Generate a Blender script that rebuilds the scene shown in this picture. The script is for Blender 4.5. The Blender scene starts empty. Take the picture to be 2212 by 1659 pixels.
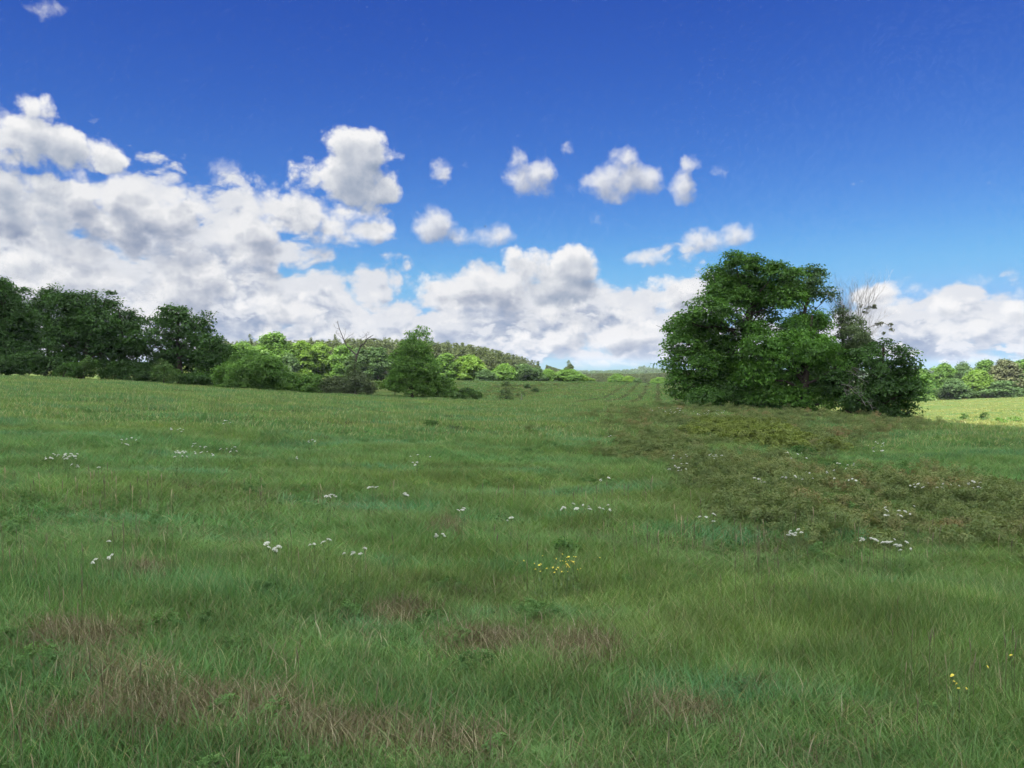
import bpy, math, os
import numpy as np
from mathutils import Vector
R = math.radians
DEV = os.environ.get("DEV", "")
SC = bpy.context.scene
COL = SC.collection

# ------------------------------------------------------------------ camera, light, sky
CAMZ = 2.0
F = 1804.0                      # focal length in units of a 2212 wide picture
CX, HY = 1106.0, 804.0          # its centre column and the row of the eye level
cam = bpy.data.objects.new("camera", bpy.data.cameras.new("camera"))
COL.objects.link(cam)
cam.location = (0, 0, CAMZ)
cam.rotation_euler = (R(90) - math.atan(25.5 / F), 0, 0)
cam.data.sensor_width = 36
cam.data.lens = 36 * F / 2212
cam.data.clip_start = 0.1
cam.data.clip_end = 9000
SC.camera = cam

SC.view_settings.view_transform = 'Standard'
SC.view_settings.look = 'None'
SC.view_settings.exposure = 2.5
SC.view_settings.gamma = 1
SC.cycles.use_adaptive_sampling = True
SC.cycles.adaptive_threshold = 0.012
SC.cycles.adaptive_min_samples = 12
SC.cycles.use_denoising = True
SC.cycles.denoiser = 'OPENIMAGEDENOISE'
SC.cycles.denoising_input_passes = 'RGB_ALBEDO_NORMAL'
SC.cycles.denoising_prefilter = 'ACCURATE'
SC.cycles.max_bounces = 8
SC.cycles.diffuse_bounces = 4
SC.cycles.glossy_bounces = 2
SC.cycles.transmission_bounces = 5
SC.cycles.transparent_max_bounces = 8
SC.cycles.volume_bounces = 0
SC.cycles.pixel_filter_type = 'BLACKMAN_HARRIS'

SUN = Vector((-0.34, -0.50, 0.80)).normalized()      # towards the sun
sl = bpy.data.lights.new("sun", 'SUN')
sl.energy = 3.0
sl.angle = R(0.5)
sl.color = (1.0, 0.95, 0.86)
so = bpy.data.objects.new("sun", sl)
COL.objects.link(so)
so.rotation_euler = SUN.to_track_quat('Z', 'Y').to_euler()
so.location = (0, 0, 60)


class NT:
    """small helper for building node trees"""
    def __init__(s, tree):
        s.t = tree; s.n = tree.nodes; s.l = tree.links
    def put(s, sock, v):
        if v is None: return
        if hasattr(v, 'is_output'): s.l.new(v, sock)
        else: sock.default_value = v
    def m(s, op, a, b=None, c=None, clamp=False):
        n = s.n.new('ShaderNodeMath'); n.operation = op; n.use_clamp = clamp
        for i, v in enumerate((a, b, c)): s.put(n.inputs[i], v)
        return n.outputs[0]
    def v(s, op, a, b=None, c=None, out=0):
        n = s.n.new('ShaderNodeVectorMath'); n.operation = op
        for i, v in enumerate((a, b, c)): s.put(n.inputs[i], v)
        return n.outputs[out]
    def scale(s, a, f):
        n = s.n.new('ShaderNodeVectorMath'); n.operation = 'SCALE'
        s.put(n.inputs[0], a); s.put(n.inputs['Scale'], f); return n.outputs[0]
    def dot(s, a, b):
        n = s.n.new('ShaderNodeVectorMath'); n.operation = 'DOT_PRODUCT'
        s.put(n.inputs[0], a); s.put(n.inputs[1], b); return n.outputs['Value']
    def noise(s, vec, scale, detail=2, rough=0.5, dims='2D', out='Fac', lac=2.0):
        n = s.n.new('ShaderNodeTexNoise'); n.noise_dimensions = dims
        s.put(n.inputs['Vector'], vec); n.inputs['Scale'].default_value = scale
        n.inputs['Detail'].default_value = detail; n.inputs['Roughness'].default_value = rough
        n.inputs['Lacunarity'].default_value = lac
        return n.outputs[out]
    def voro(s, vec, scale, detail=2, rough=0.5, feature='F1', out='Distance', dims='2D'):
        n = s.n.new('ShaderNodeTexVoronoi'); n.voronoi_dimensions = dims; n.feature = feature
        s.put(n.inputs['Vector'], vec); n.inputs['Scale'].default_value = scale
        n.inputs['Detail'].default_value = detail; n.inputs['Roughness'].default_value = rough
        return n.outputs[out]
    def mix(s, f, a, b):
        n = s.n.new('ShaderNodeMix'); n.data_type = 'RGBA'
        s.put(n.inputs[0], f); s.put(n.inputs[6], a); s.put(n.inputs[7], b); return n.outputs[2]
    def ss(s, x, lo, hi, a=0.0, b=1.0):
        n = s.n.new('ShaderNodeMapRange'); n.interpolation_type = 'SMOOTHSTEP'
        s.put(n.inputs['Value'], x)
        for k, v in (('From Min', lo), ('From Max', hi), ('To Min', a), ('To Max', b)): s.put(n.inputs[k], v)
        return n.outputs[0]


def azel(px, py):
    a = math.atan((px - CX) / F)
    return math.degrees(a), math.degrees(math.atan((HY - py) / F * math.cos(a)))


def rgb(r, g, b): return (r, g, b, 1.0)


world = bpy.data.worlds.new("World")
SC.world = world
world.use_nodes = True
W = NT(world.node_tree)
W.n.clear()
wout = W.n.new('ShaderNodeOutputWorld')
bg = W.n.new('ShaderNodeBackground')
W.l.new(bg.outputs[0], wout.inputs[0])
bg.inputs[1].default_value = 0.1
sky = W.n.new('ShaderNodeTexSky')
sky.sky_type = 'NISHITA'
sky.sun_disc = False
sky.sun_elevation = math.asin(SUN.z)
sky.sun_rotation = math.atan2(SUN.x, SUN.y)
sky.altitude = 300
sky.air_density = 1.0
sky.dust_density = 0.3
sky.ozone_density = 3.0
hsv = W.n.new('ShaderNodeHueSaturation')
hsv.inputs['Saturation'].default_value = 1.22
hsv.inputs['Hue'].default_value = 0.507
hsv.inputs['Value'].default_value = 0.80
W.l.new(sky.outputs[0], hsv.inputs['Color'])
_s = W.n.new('ShaderNodeSeparateColor'); W.l.new(hsv.outputs[0], _s.inputs[0])
_c = W.n.new('ShaderNodeCombineColor')
for _i, (_a, _b, _m) in enumerate(((0.1979, 1.2, 0.0462), (0.3232, 1.38, 0.0923), (0.2526, .9, 0.1583))):
    _v = W.m('MULTIPLY', W.m('POWER', W.m('MULTIPLY', _s.outputs[_i], .1), _b), 10 * _a)
    W.l.new(W.m('SMOOTH_MIN', _v, 10 * _m, .3), _c.inputs[_i])
SKYCOL = _c.outputs[0]
tc = W.n.new('ShaderNodeTexCoord')
sep = W.n.new('ShaderNodeSeparateXYZ')
W.l.new(tc.outputs['Generated'], sep.inputs[0])
AZ = W.m('MULTIPLY', W.m('ARCTAN2', sep.outputs[0], sep.outputs[1]), 57.2958)
EL = W.m('MULTIPLY', W.m('ARCSINE', sep.outputs[2]), 57.2958)
cmb = W.n.new('ShaderNodeCombineXYZ')
W.l.new(AZ, cmb.inputs[0]); W.l.new(EL, cmb.inputs[1])
P0 = cmb.outputs[0]


def cloud_field(name, blobs, seed, warp, wscale, bscale, kb, kn, cover=-1.2, squash=1.0, bdetail=4, rough=0.55):
    """node group: thickness of one deck of clouds in direction (azimuth, elevation)"""
    g = bpy.data.node_groups.new(name, 'ShaderNodeTree')
    g.interface.new_socket('Vector', in_out='INPUT', socket_type='NodeSocketVector')
    g.interface.new_socket('Value', in_out='OUTPUT', socket_type='NodeSocketFloat')
    T = NT(g)
    gi = T.n.new('NodeGroupInput'); go = T.n.new('NodeGroupOutput')
    p = gi.outputs[0]
    q = T.v('ADD', p, (seed * 13.7, seed * 7.3, 0))
    w = T.v('SUBTRACT', T.noise(q, wscale, 3, 0.55, out='Color'), (0.5, 0.5, 0.5))
    pw = T.v('ADD', p, T.scale(w, warp))
    f = None
    for (px, py, rx, ry, amp) in blobs:
        a0, e0 = azel(px, py)
        ra = (azel(px + rx, py)[0] - azel(px - rx, py)[0]) / 2
        re = (azel(px, py - ry)[1] - azel(px, py + ry)[1]) / 2
        d = T.v('MULTIPLY_ADD', pw, (1 / ra, 1 / re, 0), (-a0 / ra, -e0 / re, 0))
        v = T.m('MULTIPLY_ADD', T.dot(d, d), -amp, amp)
        f = v if f is None else T.m('SMOOTH_MAX', f, v, 0.25)
    f = T.m('MAXIMUM', f, cover)
    qq = T.v('MULTIPLY', T.v('ADD', q, T.scale(w, warp * 0.6)), (1.0, squash, 1.0))
    b = T.voro(qq, bscale, bdetail, 0.55)
    n = T.noise(qq, bscale * 0.8, 6, rough)
    r = T.m('ADD', f, T.m('MULTIPLY_ADD', b, -kb, kb * 0.45))
    r = T.m('ADD', r, T.m('MULTIPLY_ADD', n, kn, -kn * 0.5))
    T.l.new(r, go.inputs[0])
    return g


def use(g, vec):
    n = W.n.new('ShaderNodeGroup'); n.node_tree = g
    W.put(n.inputs[0], vec)
    return n.outputs[0]


def cloud_layer(under, g, soft, step, k, lit, dark, opac=1.0, ke=0.5, fade=None, bias=0.0):
    """lay one deck over what lies behind it; its own thickness towards the sun dims it"""
    d0 = use(g, P0)
    a = W.ss(d0, -bias, soft - bias)
    if fade is not None: a = W.m('MULTIPLY', a, fade)
    if opac != 1.0: a = W.m('MULTIPLY', a, opac)
    t = e = None
    for (sx, sy, wt) in step:
        d = use(g, W.v('ADD', P0, (sx, sy, 0)))
        if e is None: e = W.m('MULTIPLY', W.m('SUBTRACT', d0, d), ke)
        d = W.m('MULTIPLY', W.m('MAXIMUM', d, 0.0), wt)
        t = d if t is None else W.m('ADD', t, d)
    t = W.m('ADD', t, W.m('MULTIPLY', W.m('MAXIMUM', d0, 0.0), 0.25))
    li = W.m('EXPONENT', W.m('MULTIPLY', t, -k))
    li = W.m('ADD', li, e, clamp=True)
    return W.mix(a, under, W.mix(li, dark, lit))


S10 = 10.0                        # the background strength is 0.1
WHITE = rgb(.152 * S10, .153 * S10, .156 * S10)
WHITE2 = rgb(.132 * S10, .136 * S10, .145 * S10)
GREY = rgb(.050 * S10, .062 * S10, .085 * S10)
GREY2 = rgb(.050 * S10, .060 * S10, .083 * S10)
GREY3 = rgb(.046 * S10, .060 * S10, .090 * S10)

bank = [(1000, 775, 900, 40, .5), (60, 700, 420, 260, 1.0), (380, 640, 300, 240, 1.0), (620, 690, 330, 130, .9), (900, 740, 420, 120, .9),
        (1200, 700, 330, 110, 1.0), (1450, 690, 200, 120, .9), (2000, 720, 260, 110, 1.0), (2300, 720, 240, 90, .9),
        (-500, 600, 500, 300, .9), (2800, 700, 500, 130, .9)]
mid = [(90, 480, 210, 150, 1.0), (330, 470, 170, 110, 1.0), (530, 480, 120, 90, 1.0), (660, 460, 150, 60, .9),
       (480, 580, 260, 110, 1.0), (250, 640, 330, 90, .9), (790, 505, 80, 34, .8), (650, 560, 80, 60, .6),
       (1080, 640, 220, 80, 1.0), (930, 640, 90, 70, .9), (1400, 640, 140, 55, .9), (1300, 730, 190, 50, .9),
       (760, 690, 250, 60, .8), (1960, 660, 130, 60, .9), (2130, 690, 140, 50, .9), (-300, 450, 300, 200, .9),
       (2500, 660, 200, 80, .9)]
front = [(75, 245, 66, 60, 1.1), (50, 300, 160, 88, 1.3), (155, 325, 130, 60, 1.2), (235, 352, 60, 32, .9), (40, 420, 150, 85, 1.1), (110, 490, 100, 60, .9),
         (770, 325, 105, 68, 1.35), (745, 370, 130, 68, 1.3), (790, 415, 100, 62, 1.2), (690, 360, 62, 50, .8), (855, 335, 50, 40, .6), (820, 455, 50, 26, .6),
         (520, 400, 60, 40, .5), (360, 420, 70, 50, .6), (620, 440, 70, 50, .8), (660, 490, 110, 36, .7), (790, 500, 60, 28, .7),
         (1135, 575, 70, 52, 1.3), (1240, 578, 78, 56, 1.3), (1200, 625, 140, 60, 1.2), (1040, 600, 60, 40, .8), (920, 615, 45, 40, .9),
         (1280, 690, 80, 38, .8), (990, 680, 80, 34, .7), (700, 640, 100, 30, .6), (330, 680, 100, 30, .6), (560, 650, 90, 30, .6),
         (1420, 625, 90, 38, .8), (1400, 710, 70, 28, .6), (1130, 735, 80, 24, .6), (1890, 640, 60, 42, 1.1), (2060, 665, 80, 38, .9), (2180, 680, 80, 34, .8), (60, 570, 120, 46, .9)]
bits = [(955, 370, 24, 40, .8), (1000, 365, 14, 22, .25), (1145, 388, 66, 50, 1.1), (1122, 345, 30, 36, .8), (1340, 390, 105, 55, 1.0),
        (1345, 345, 52, 32, .8), (1468, 400, 36, 50, .9), (1488, 360, 34, 32, .9), (1240, 410, 40, 18, .5), (935, 485, 66, 42, .9), (1010, 510, 80, 28, .8),
        (1075, 510, 36, 30, .65), (1520, 524, 68, 34, .9), (1590, 505, 54, 30, .9), (1405, 560, 66, 26, .8),
        (1235, 325, 40, 15, .3), (1570, 365, 40, 20, .18), (780, 580, 26, 20, .4), (2120, 610, 60, 26, .4), (2200, 640, 40, 26, .5),
        (1980, 470, 60, 16, .12), (60, 15, 110, 26, .35), (1290, 480, 60, 16, .1), (840, 560, 30, 14, .2), (600, 440, 200, 40, .4), (480, 380, 90, 40, .35)]
# added, unseen decks of cloud over and behind the camera
gen = [(0, 0, 1, 1, -1.0)]

gB = cloud_field("cloud_bank", bank, 1.0, 3.0, 0.16, 0.25, 1.3, 1.4, squash=1.7, rough=.5)
gB2 = cloud_field("cloud_bank_low", [(px, py + 40, rx, ry * .8, a * .8) for px, py, rx, ry, a in bank], 5.0, 2.0, 0.3, 0.40, 1.7, 1.8, squash=2.3, rough=.5)
gM = cloud_field("cloud_heap", mid, 2.0, 2.0, 0.22, 0.24, 1.3, 1.2, squash=1.35, rough=.52)
gF = cloud_field("cloud_tower", front, 3.0, 0.9, 0.35, 0.42, 0.75, 1.0, squash=1.1, rough=.64)
gS = cloud_field("cloud_scrap", bits, 4.0, 1.4, 0.5, 0.5, 0.4, 1.2, rough=.6)

# overhead fill deck added out of the frame: noise on a plane high above
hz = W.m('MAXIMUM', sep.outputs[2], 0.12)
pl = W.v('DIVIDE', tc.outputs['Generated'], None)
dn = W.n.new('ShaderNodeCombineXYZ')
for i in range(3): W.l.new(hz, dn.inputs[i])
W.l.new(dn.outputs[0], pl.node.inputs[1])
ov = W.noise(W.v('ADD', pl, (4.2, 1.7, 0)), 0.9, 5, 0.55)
fill_deck = W.m('MULTIPLY', W.ss(ov, 0.40, 0.56), W.m('MAXIMUM', W.ss(EL, 30.0, 42.0), W.ss(W.m('ABSOLUTE', AZ), 50.0, 75.0)))

base = W.mix(fill_deck, SKYCOL, rgb(0.70 * S10, 0.705 * S10, 0.70 * S10))  # deck set brighter than the visible clouds to fill the shaded field
low = W.ss(EL, 0.2, 1.2)
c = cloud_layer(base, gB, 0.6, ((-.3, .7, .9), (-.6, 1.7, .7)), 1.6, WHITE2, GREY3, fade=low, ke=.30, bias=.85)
c = cloud_layer(c, gB2, 0.5, ((-.2, .5, .9), (-.4, 1.1, .7)), 1.5, WHITE2, GREY3, opac=0.95, fade=W.ss(EL, .1, .9), ke=.30, bias=.25)
c = cloud_layer(c, gM, 0.75, ((-.4, .9, .9), (-.9, 2.5, .9)), 1.25, WHITE, GREY2, fade=low, ke=.30, bias=.42)
c = cloud_layer(c, gF, 0.58, ((-.25, .7, .8), (-.6, 2.0, .9)), 0.78, rgb(.163 * S10, .163 * S10, .164 * S10), GREY, ke=.30)
c = cloud_layer(c, gS, 0.85, ((-.3, .8, .9), (-.5, 1.5, .5)), 0.9, WHITE, GREY2, opac=0.92)
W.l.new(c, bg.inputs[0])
world.cycles.sampling_method = 'MANUAL'
world.cycles.sample_map_resolution = 512


# ------------------------------------------------------------------ helpers
def tag(o, label=None, cat=None, group=None, kind=None):
    if label: o['label'] = label
    if cat: o['category'] = cat
    if group: o['group'] = group
    if kind: o['kind'] = kind
    return o


def mesh_from(name, verts, loops, starts, mat=None, smooth=False, tint=None):
    me = bpy.data.meshes.new(name)
    verts = np.asarray(verts, np.float32)
    loops = np.asarray(loops, np.int32).ravel()
    starts = np.asarray(starts, np.int32).ravel()
    me.vertices.add(len(verts)); me.vertices.foreach_set('co', verts.ravel())
    me.loops.add(len(loops)); me.loops.foreach_set('vertex_index', loops)
    me.polygons.add(len(starts)); me.polygons.foreach_set('loop_start', starts)
    if tint is not None:
        at = me.attributes.new('tint', 'FLOAT', 'POINT')
        at.data.foreach_set('value', np.asarray(tint, np.float32))
    if mat: me.materials.append(mat)
    me.update(calc_edges=True)
    me.validate()
    if smooth:
        me.polygons.foreach_set('use_smooth', np.ones(len(starts), bool))
    return me


def obj(name, me, parent=None, loc=None):
    o = bpy.data.objects.new(name, me)
    COL.objects.link(o)
    if parent: o.parent = parent
    if loc is not None: o.location = loc
    return o


def empty(name, loc):
    o = bpy.data.objects.new(name, None)
    COL.objects.link(o); o.location = loc
    o.empty_display_size = 0.3
    return o


class MB:
    """collects faces of any size into one mesh"""
    def __init__(s): s.v = []; s.l = []; s.st = []; s.t = []; s.nv = 0; s.nl = 0
    def add(s, verts, faces, tint=0.5):
        verts = np.asarray(verts, float)
        s.v.append(verts)
        s.t.append(np.broadcast_to(np.asarray(tint, float), (len(verts),)))
        for f in faces:
            s.st.append(s.nl); s.l.extend(i + s.nv for i in f); s.nl += len(f)
        s.nv += len(verts)
    def add_quads(s, V, tint):            # V: n,4,3
        n = len(V)
        s.v.append(V.reshape(-1, 3)); s.t.append(np.repeat(np.broadcast_to(tint, (n,)), 4))
        s.st.extend((s.nl + 4 * np.arange(n)).tolist())
        s.l.extend((s.nv + np.arange(4 * n)).tolist())
        s.nv += 4 * n; s.nl += 4 * n
    def tube(s, pts, rad, ns=6, tint=0.5):
        pts = np.asarray(pts, float); n = len(pts)
        tg = np.gradient(pts, axis=0); tg /= np.linalg.norm(tg, axis=1)[:, None] + 1e-9
        ref = np.array([0.31, 0.95, 0.05])
        a = np.cross(tg, ref); a /= np.linalg.norm(a, axis=1)[:, None] + 1e-9
        b = np.cross(tg, a)
        th = np.arange(ns) / ns * 2 * np.pi
        V = pts[:, None, :] + (a[:, None, :] * np.cos(th)[None, :, None] + b[:, None, :] * np.sin(th)[None, :, None]) * np.asarray(rad, float)[:, None, None]
        fs = []
        for i in range(n - 1):
            for j in range(ns):
                k = (j + 1) % ns
                fs.append((i * ns + j, i * ns + k, (i + 1) * ns + k, (i + 1) * ns + j))
        fs.append(tuple(range(ns - 1, -1, -1))); fs.append(tuple((n - 1) * ns + j for j in range(ns)))
        s.add(V.reshape(-1, 3), fs, tint)
    def mesh(s, name, mat=None, smooth=False):
        return mesh_from(name, np.concatenate(s.v), s.l, s.st, mat, smooth, np.concatenate(s.t))


def new_mat(name):
    m = bpy.data.materials.new(name); m.use_nodes = True
    T = NT(m.node_tree); T.n.clear()
    out = T.n.new('ShaderNodeOutputMaterial')
    return m, T, out


def attr(T, name, out='Fac'):
    n = T.n.new('ShaderNodeAttribute'); n.attribute_name = name
    return n.outputs[out]


def leafy(T, out, col, trans=0.35, tcol=1.25, gloss=0.03, rough=0.45):
    d = T.n.new('ShaderNodeBsdfDiffuse'); T.l.new(col, d.inputs[0])
    tr = T.n.new('ShaderNodeBsdfTranslucent')
    T.l.new(T.v('MULTIPLY', col, (tcol, tcol * 1.05, tcol * 0.6)), tr.inputs[0])
    mx = T.n.new('ShaderNodeMixShader'); mx.inputs[0].default_value = trans
    T.l.new(d.outputs[0], mx.inputs[1]); T.l.new(tr.outputs[0], mx.inputs[2])
    g = T.n.new('ShaderNodeBsdfGlossy'); g.inputs['Roughness'].default_value = rough
    m2 = T.n.new('ShaderNodeMixShader'); m2.inputs[0].default_value = gloss
    T.l.new(mx.outputs[0], m2.inputs[1]); T.l.new(g.outputs[0], m2.inputs[2])
    T.l.new(m2.outputs[0], out.inputs[0])


def leaf_mat(name, c1, c2, trans=0.35, nscale=0.5, c3=None, gloss=0.014):
    m, T, out = new_mat(name)
    geo = T.n.new('ShaderNodeNewGeometry')
    col = T.mix(attr(T, 'tint'), rgb(*c1), rgb(*c2))
    nz = T.noise(geo.outputs['Position'], nscale, 3, 0.6, dims='3D')
    if c3: col = T.mix(T.ss(nz, 0.52, 0.70), col, rgb(*c3))
    col = T.v('MULTIPLY', col, T.scale((1.0, 1.0, 1.0), T.ss(nz, 0.25, 0.75, 0.78, 1.25)))
    leafy(T, out, col, trans, gloss=gloss)
    return m


def bark_mat(name, c1, c2):
    m, T, out = new_mat(name)
    geo = T.n.new('ShaderNodeNewGeometry')
    p = T.v('MULTIPLY', geo.outputs['Position'], (1, 1, 0.3))
    nz = T.noise(p, 9, 5, 0.6, dims='3D')
    col = T.mix(nz, rgb(*c1), rgb(*c2))
    d = T.n.new('ShaderNodeBsdfDiffuse'); T.l.new(col, d.inputs[0])
    bp = T.n.new('ShaderNodeBump'); bp.inputs['Strength'].default_value = 0.6; bp.inputs['Distance'].default_value = 0.03
    T.l.new(nz, bp.inputs['Height']); T.l.new(bp.outputs[0], d.inputs['Normal'])
    T.l.new(d.outputs[0], out.inputs[0])
    return m


# ------------------------------------------------------------------ terrain
UC = np.array([-.70, -.475, -.347, -.258, -.137, -.037, .10, .22, .385, .473, .613, .80])
DC = np.array([0, 20, 38, 50, 60, 75, 90, 110, 140, 170, 200, 240, 300, 400, 600, 1000, 2000, 4000.])
ZT = np.array([
    # -.70  -.475  -.347  -.258  -.137  -.037   .10    .22    .385   .473   .613   .80
    [0.00, 0.00, 0.00, 0.00, 0.00, 0.00, 0.00, 0.00, 0.00, 0.00, 0.00, 0.00],        # 0
    [0.45, 0.30, 0.14, 0.04, -.05, -.10, -.12, -.12, -.20, -.28, -.30, -.30],        # 20
    [0.95, 0.62, 0.30, 0.09, -.12, -.22, -.28, -.24, -.42, -.62, -.63, -.70],        # 38
    [1.30, 0.85, 0.40, 0.12, -.16, -.32, -.40, -.30, -.56, -.82, -1.3, -1.5],        # 50
    [1.60, 1.03, 0.48, 0.14, -.20, -.42, -.52, -.38, -.80, -1.6, -2.1, -2.2],        # 60
    [1.95, 1.25, 0.58, 0.17, -.25, -.54, -.72, -.70, -1.5, -2.7, -2.6, -2.7],        # 75
    [1.75, 1.05, 0.40, -.05, -.55, -.95, -1.1, -1.3, -2.4, -3.3, -3.0, -3.0],        # 90
    [1.0, 0.40, -.20, -.60, -1.1, -1.3, -1.4, -1.9, -3.4, -3.8, -3.2, -3.2],         # 110
    [0.5, 0.00, -.40, -.70, -1.0, -1.0, -1.2, -1.9, -4.0, -4.2, -3.1, -3.1],         # 140
    [0.5, 0.10, -.30, -.50, -.60, -.55, -.75, -1.5, -4.2, -4.4, -2.9, -2.8],         # 170
    [1.0, 0.40, 0.00, -.30, -.35, -.33, -.42, -1.1, -4.0, -4.2, -2.6, -2.4],         # 200
    [2.0, 1.00, 0.50, 0.00, -.40, -.45, -.60, -1.5, -4.0, -4.0, -2.0, -1.8],         # 240
    [4.0, 3.00, 2.00, 1.50, 0.50, -.60, -2.0, -4.0, -4.0, -3.5, -1.0, -1.0],         # 300
    [8.0, 7.00, 6.00, 5.00, 3.50, 0.50, -4.5, -6.0, -5.0, -3.5, -1.0, -1.0],         # 400
    [8.0, 8.00, 8.00, 8.00, 7.00, 1.00, -9.0, -10., -8.0, -5.0, -3.0, -3.0],         # 600
    [5.0, 5.00, 5.00, 5.00, 3.00, -4.0, -14., -14., -10., -8.0, -6.0, -6.0],         # 1000
    [-5., -5.0, -5.0, -5.0, -5.0, -6.0, -6.0, -6.0, -6.0, -8.0, -8.0, -8.0],         # 2000
    [-5., -5.0, -5.0, -5.0, -5.0, -5.0, -5.0, -5.0, -5.0, -5.0, -5.0, -5.0]])        # 4000
_ua = np.linspace(-38.6, 38.6, 160)
_dl = np.linspace(math.log(5), math.log(4005), 260)


def _build_table():
    uu = np.tan(np.radians(_ua)); dd = np.exp(_dl) - 5
    t1 = np.array([np.interp(dd, DC, ZT[:, j]) for j in range(len(UC))]).T      # 260 x 12
    t2 = np.array([np.interp(uu, UC, t1[i]) for i in range(len(dd))])           # 260 x 160
    def blur(t, ax, n):
        k = np.ones(n) / n
        pad = [(0, 0), (0, 0)]; pad[ax] = (n // 2, n // 2)
        return np.apply_along_axis(lambda v: np.convolve(v, k, 'valid'), ax, np.pad(t, pad, 'edge'))
    for _ in range(2): t2 = blur(blur(t2, 0, 7), 1, 9)
    return t2


_TAB = _build_table()


def _wob(x, y):
    return (0.05 * np.sin(x * 0.71 + 1.3 * np.sin(y * 0.31)) * np.sin(y * 0.53 + 0.7)
            + 0.035 * np.sin(x * 1.9 + y * 0.8 + 2.0) * np.sin(y * 1.3 - x * 0.4)
            + 0.02 * np.sin(x * 4.1 + 1.0) * np.sin(y * 3.7 + x))


def gz(x, y):
    x = np.asarray(x, float); y = np.asarray(y, float)
    az = np.degrees(np.arctan2(x, y)); r = np.hypot(x, y)
    ac = np.clip(az, -38.6, 38.6)
    d = r * np.cos(np.radians(ac))
    fi = np.clip((ac + 38.6) / 77.2 * 159, 0, 158.999)
    fj = np.clip((np.log(d + 5) - _dl[0]) / (_dl[-1] - _dl[0]) * 259, 0, 258.999)
    i = fi.astype(int); j = fj.astype(int); a = fi - i; b = fj - j
    z = ((_TAB[j, i] * (1 - a) + _TAB[j, i + 1] * a) * (1 - b) + (_TAB[j + 1, i] * (1 - a) + _TAB[j + 1, i + 1] * a) * b)
    w = np.clip((np.abs(az) - 38.6) / 70, 0, 1); w = w * w * (3 - 2 * w)
    return z * (1 - w) + _wob(x, y) * np.clip(1.6 - r / 200, 0.3, 1.0)


def proj(x, y, z):
    """where a spot stands among the marks measured on the 2212 wide picture"""
    return CX + x / y * F, HY + (CAMZ - z) / y * F


def ground_at(px, py):
    """the spot of the ground met by the sight line through a measured mark"""
    ys = np.concatenate([np.linspace(2.5, 60, 500), np.linspace(60.2, 260, 500)])
    xs = (px - CX) / F * ys
    rows = HY + (CAMZ - gz(xs, ys)) / ys * F
    k = np.where(rows <= py)[0]
    y = ys[k[0]] if len(k) else 260.0
    return (px - CX) / F * y, y


def make_ground():
    az = np.concatenate([np.linspace(-42, 42, 240), np.linspace(46, 314, 68)])
    rr = np.concatenate([np.linspace(0.6, 30, 110), np.geomspace(30.5, 260, 130), np.geomspace(270, 2300, 44)])
    A, Rr = np.meshgrid(np.radians(az), rr)
    X = Rr * np.sin(A); Y = Rr * np.cos(A)
    Z = gz(X, Y)
    n = len(az)
    V = np.concatenate([[[0, 0, float(gz(0, 0))]], np.stack([X, Y, Z], -1).reshape(-1, 3)])
    i, j = np.meshgrid(np.arange(len(rr) - 1), np.arange(n), indexing='ij')
    k = (j + 1) % n
    q = np.stack([1 + i * n + j, 1 + i * n + k, 1 + (i + 1) * n + k, 1 + (i + 1) * n + j], -1).reshape(-1, 4)
    q = q[:, ::-1]
    tri = np.array([[0, 1 + (jj + 1) % n, 1 + jj] for jj in range(n)])[:, ::-1]
    loops = np.concatenate([q.ravel(), tri.ravel()])
    starts = np.concatenate([np.arange(len(q)) * 4, len(q) * 4 + np.arange(n) * 3])
    m, T, out = new_mat("field_turf")
    geo = T.n.new('ShaderNodeNewGeometry'); p = geo.outputs['Position']
    n1 = T.noise(p, 0.06, 4, 0.6, dims='3D'); n2 = T.noise(p, 0.9, 5, 0.65, dims='3D'); n3 = T.noise(p, 14, 4, 0.7, dims='3D')
    soil = T.mix(T.ss(n3, 0.3, 0.7), rgb(0.020, 0.022, 0.010), rgb(0.060, 0.060, 0.028))
    turf = T.mix(T.ss(n1, 0.35, 0.65), rgb(0.050, 0.085, 0.026), rgb(0.075, 0.095, 0.030))
    turf = T.mix(T.ss(n2, 0.50, 0.72), turf, rgb(0.085, 0.090, 0.040))
    turf = T.v('MULTIPLY', turf, T.scale((1, 1, 1), T.ss(n3, 0.3, 0.7, 0.7, 1.2)))
    # far off the grass reads as a surface: close by one looks between the blades on to soil
    dist = T.v('LENGTH', p, out=1)
    col = T.mix(T.ss(dist, 18, 70), soil, turf)
    d = T.n.new('ShaderNodeBsdfDiffuse'); T.l.new(col, d.inputs[0])
    T.l.new(d.outputs[0], out.inputs[0])
    o = obj("ground", mesh_from("ground", V, loops, starts, m, True))
    return tag(o, "rolling green meadow ground under the grass", "ground", kind='structure')


make_ground()


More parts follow.
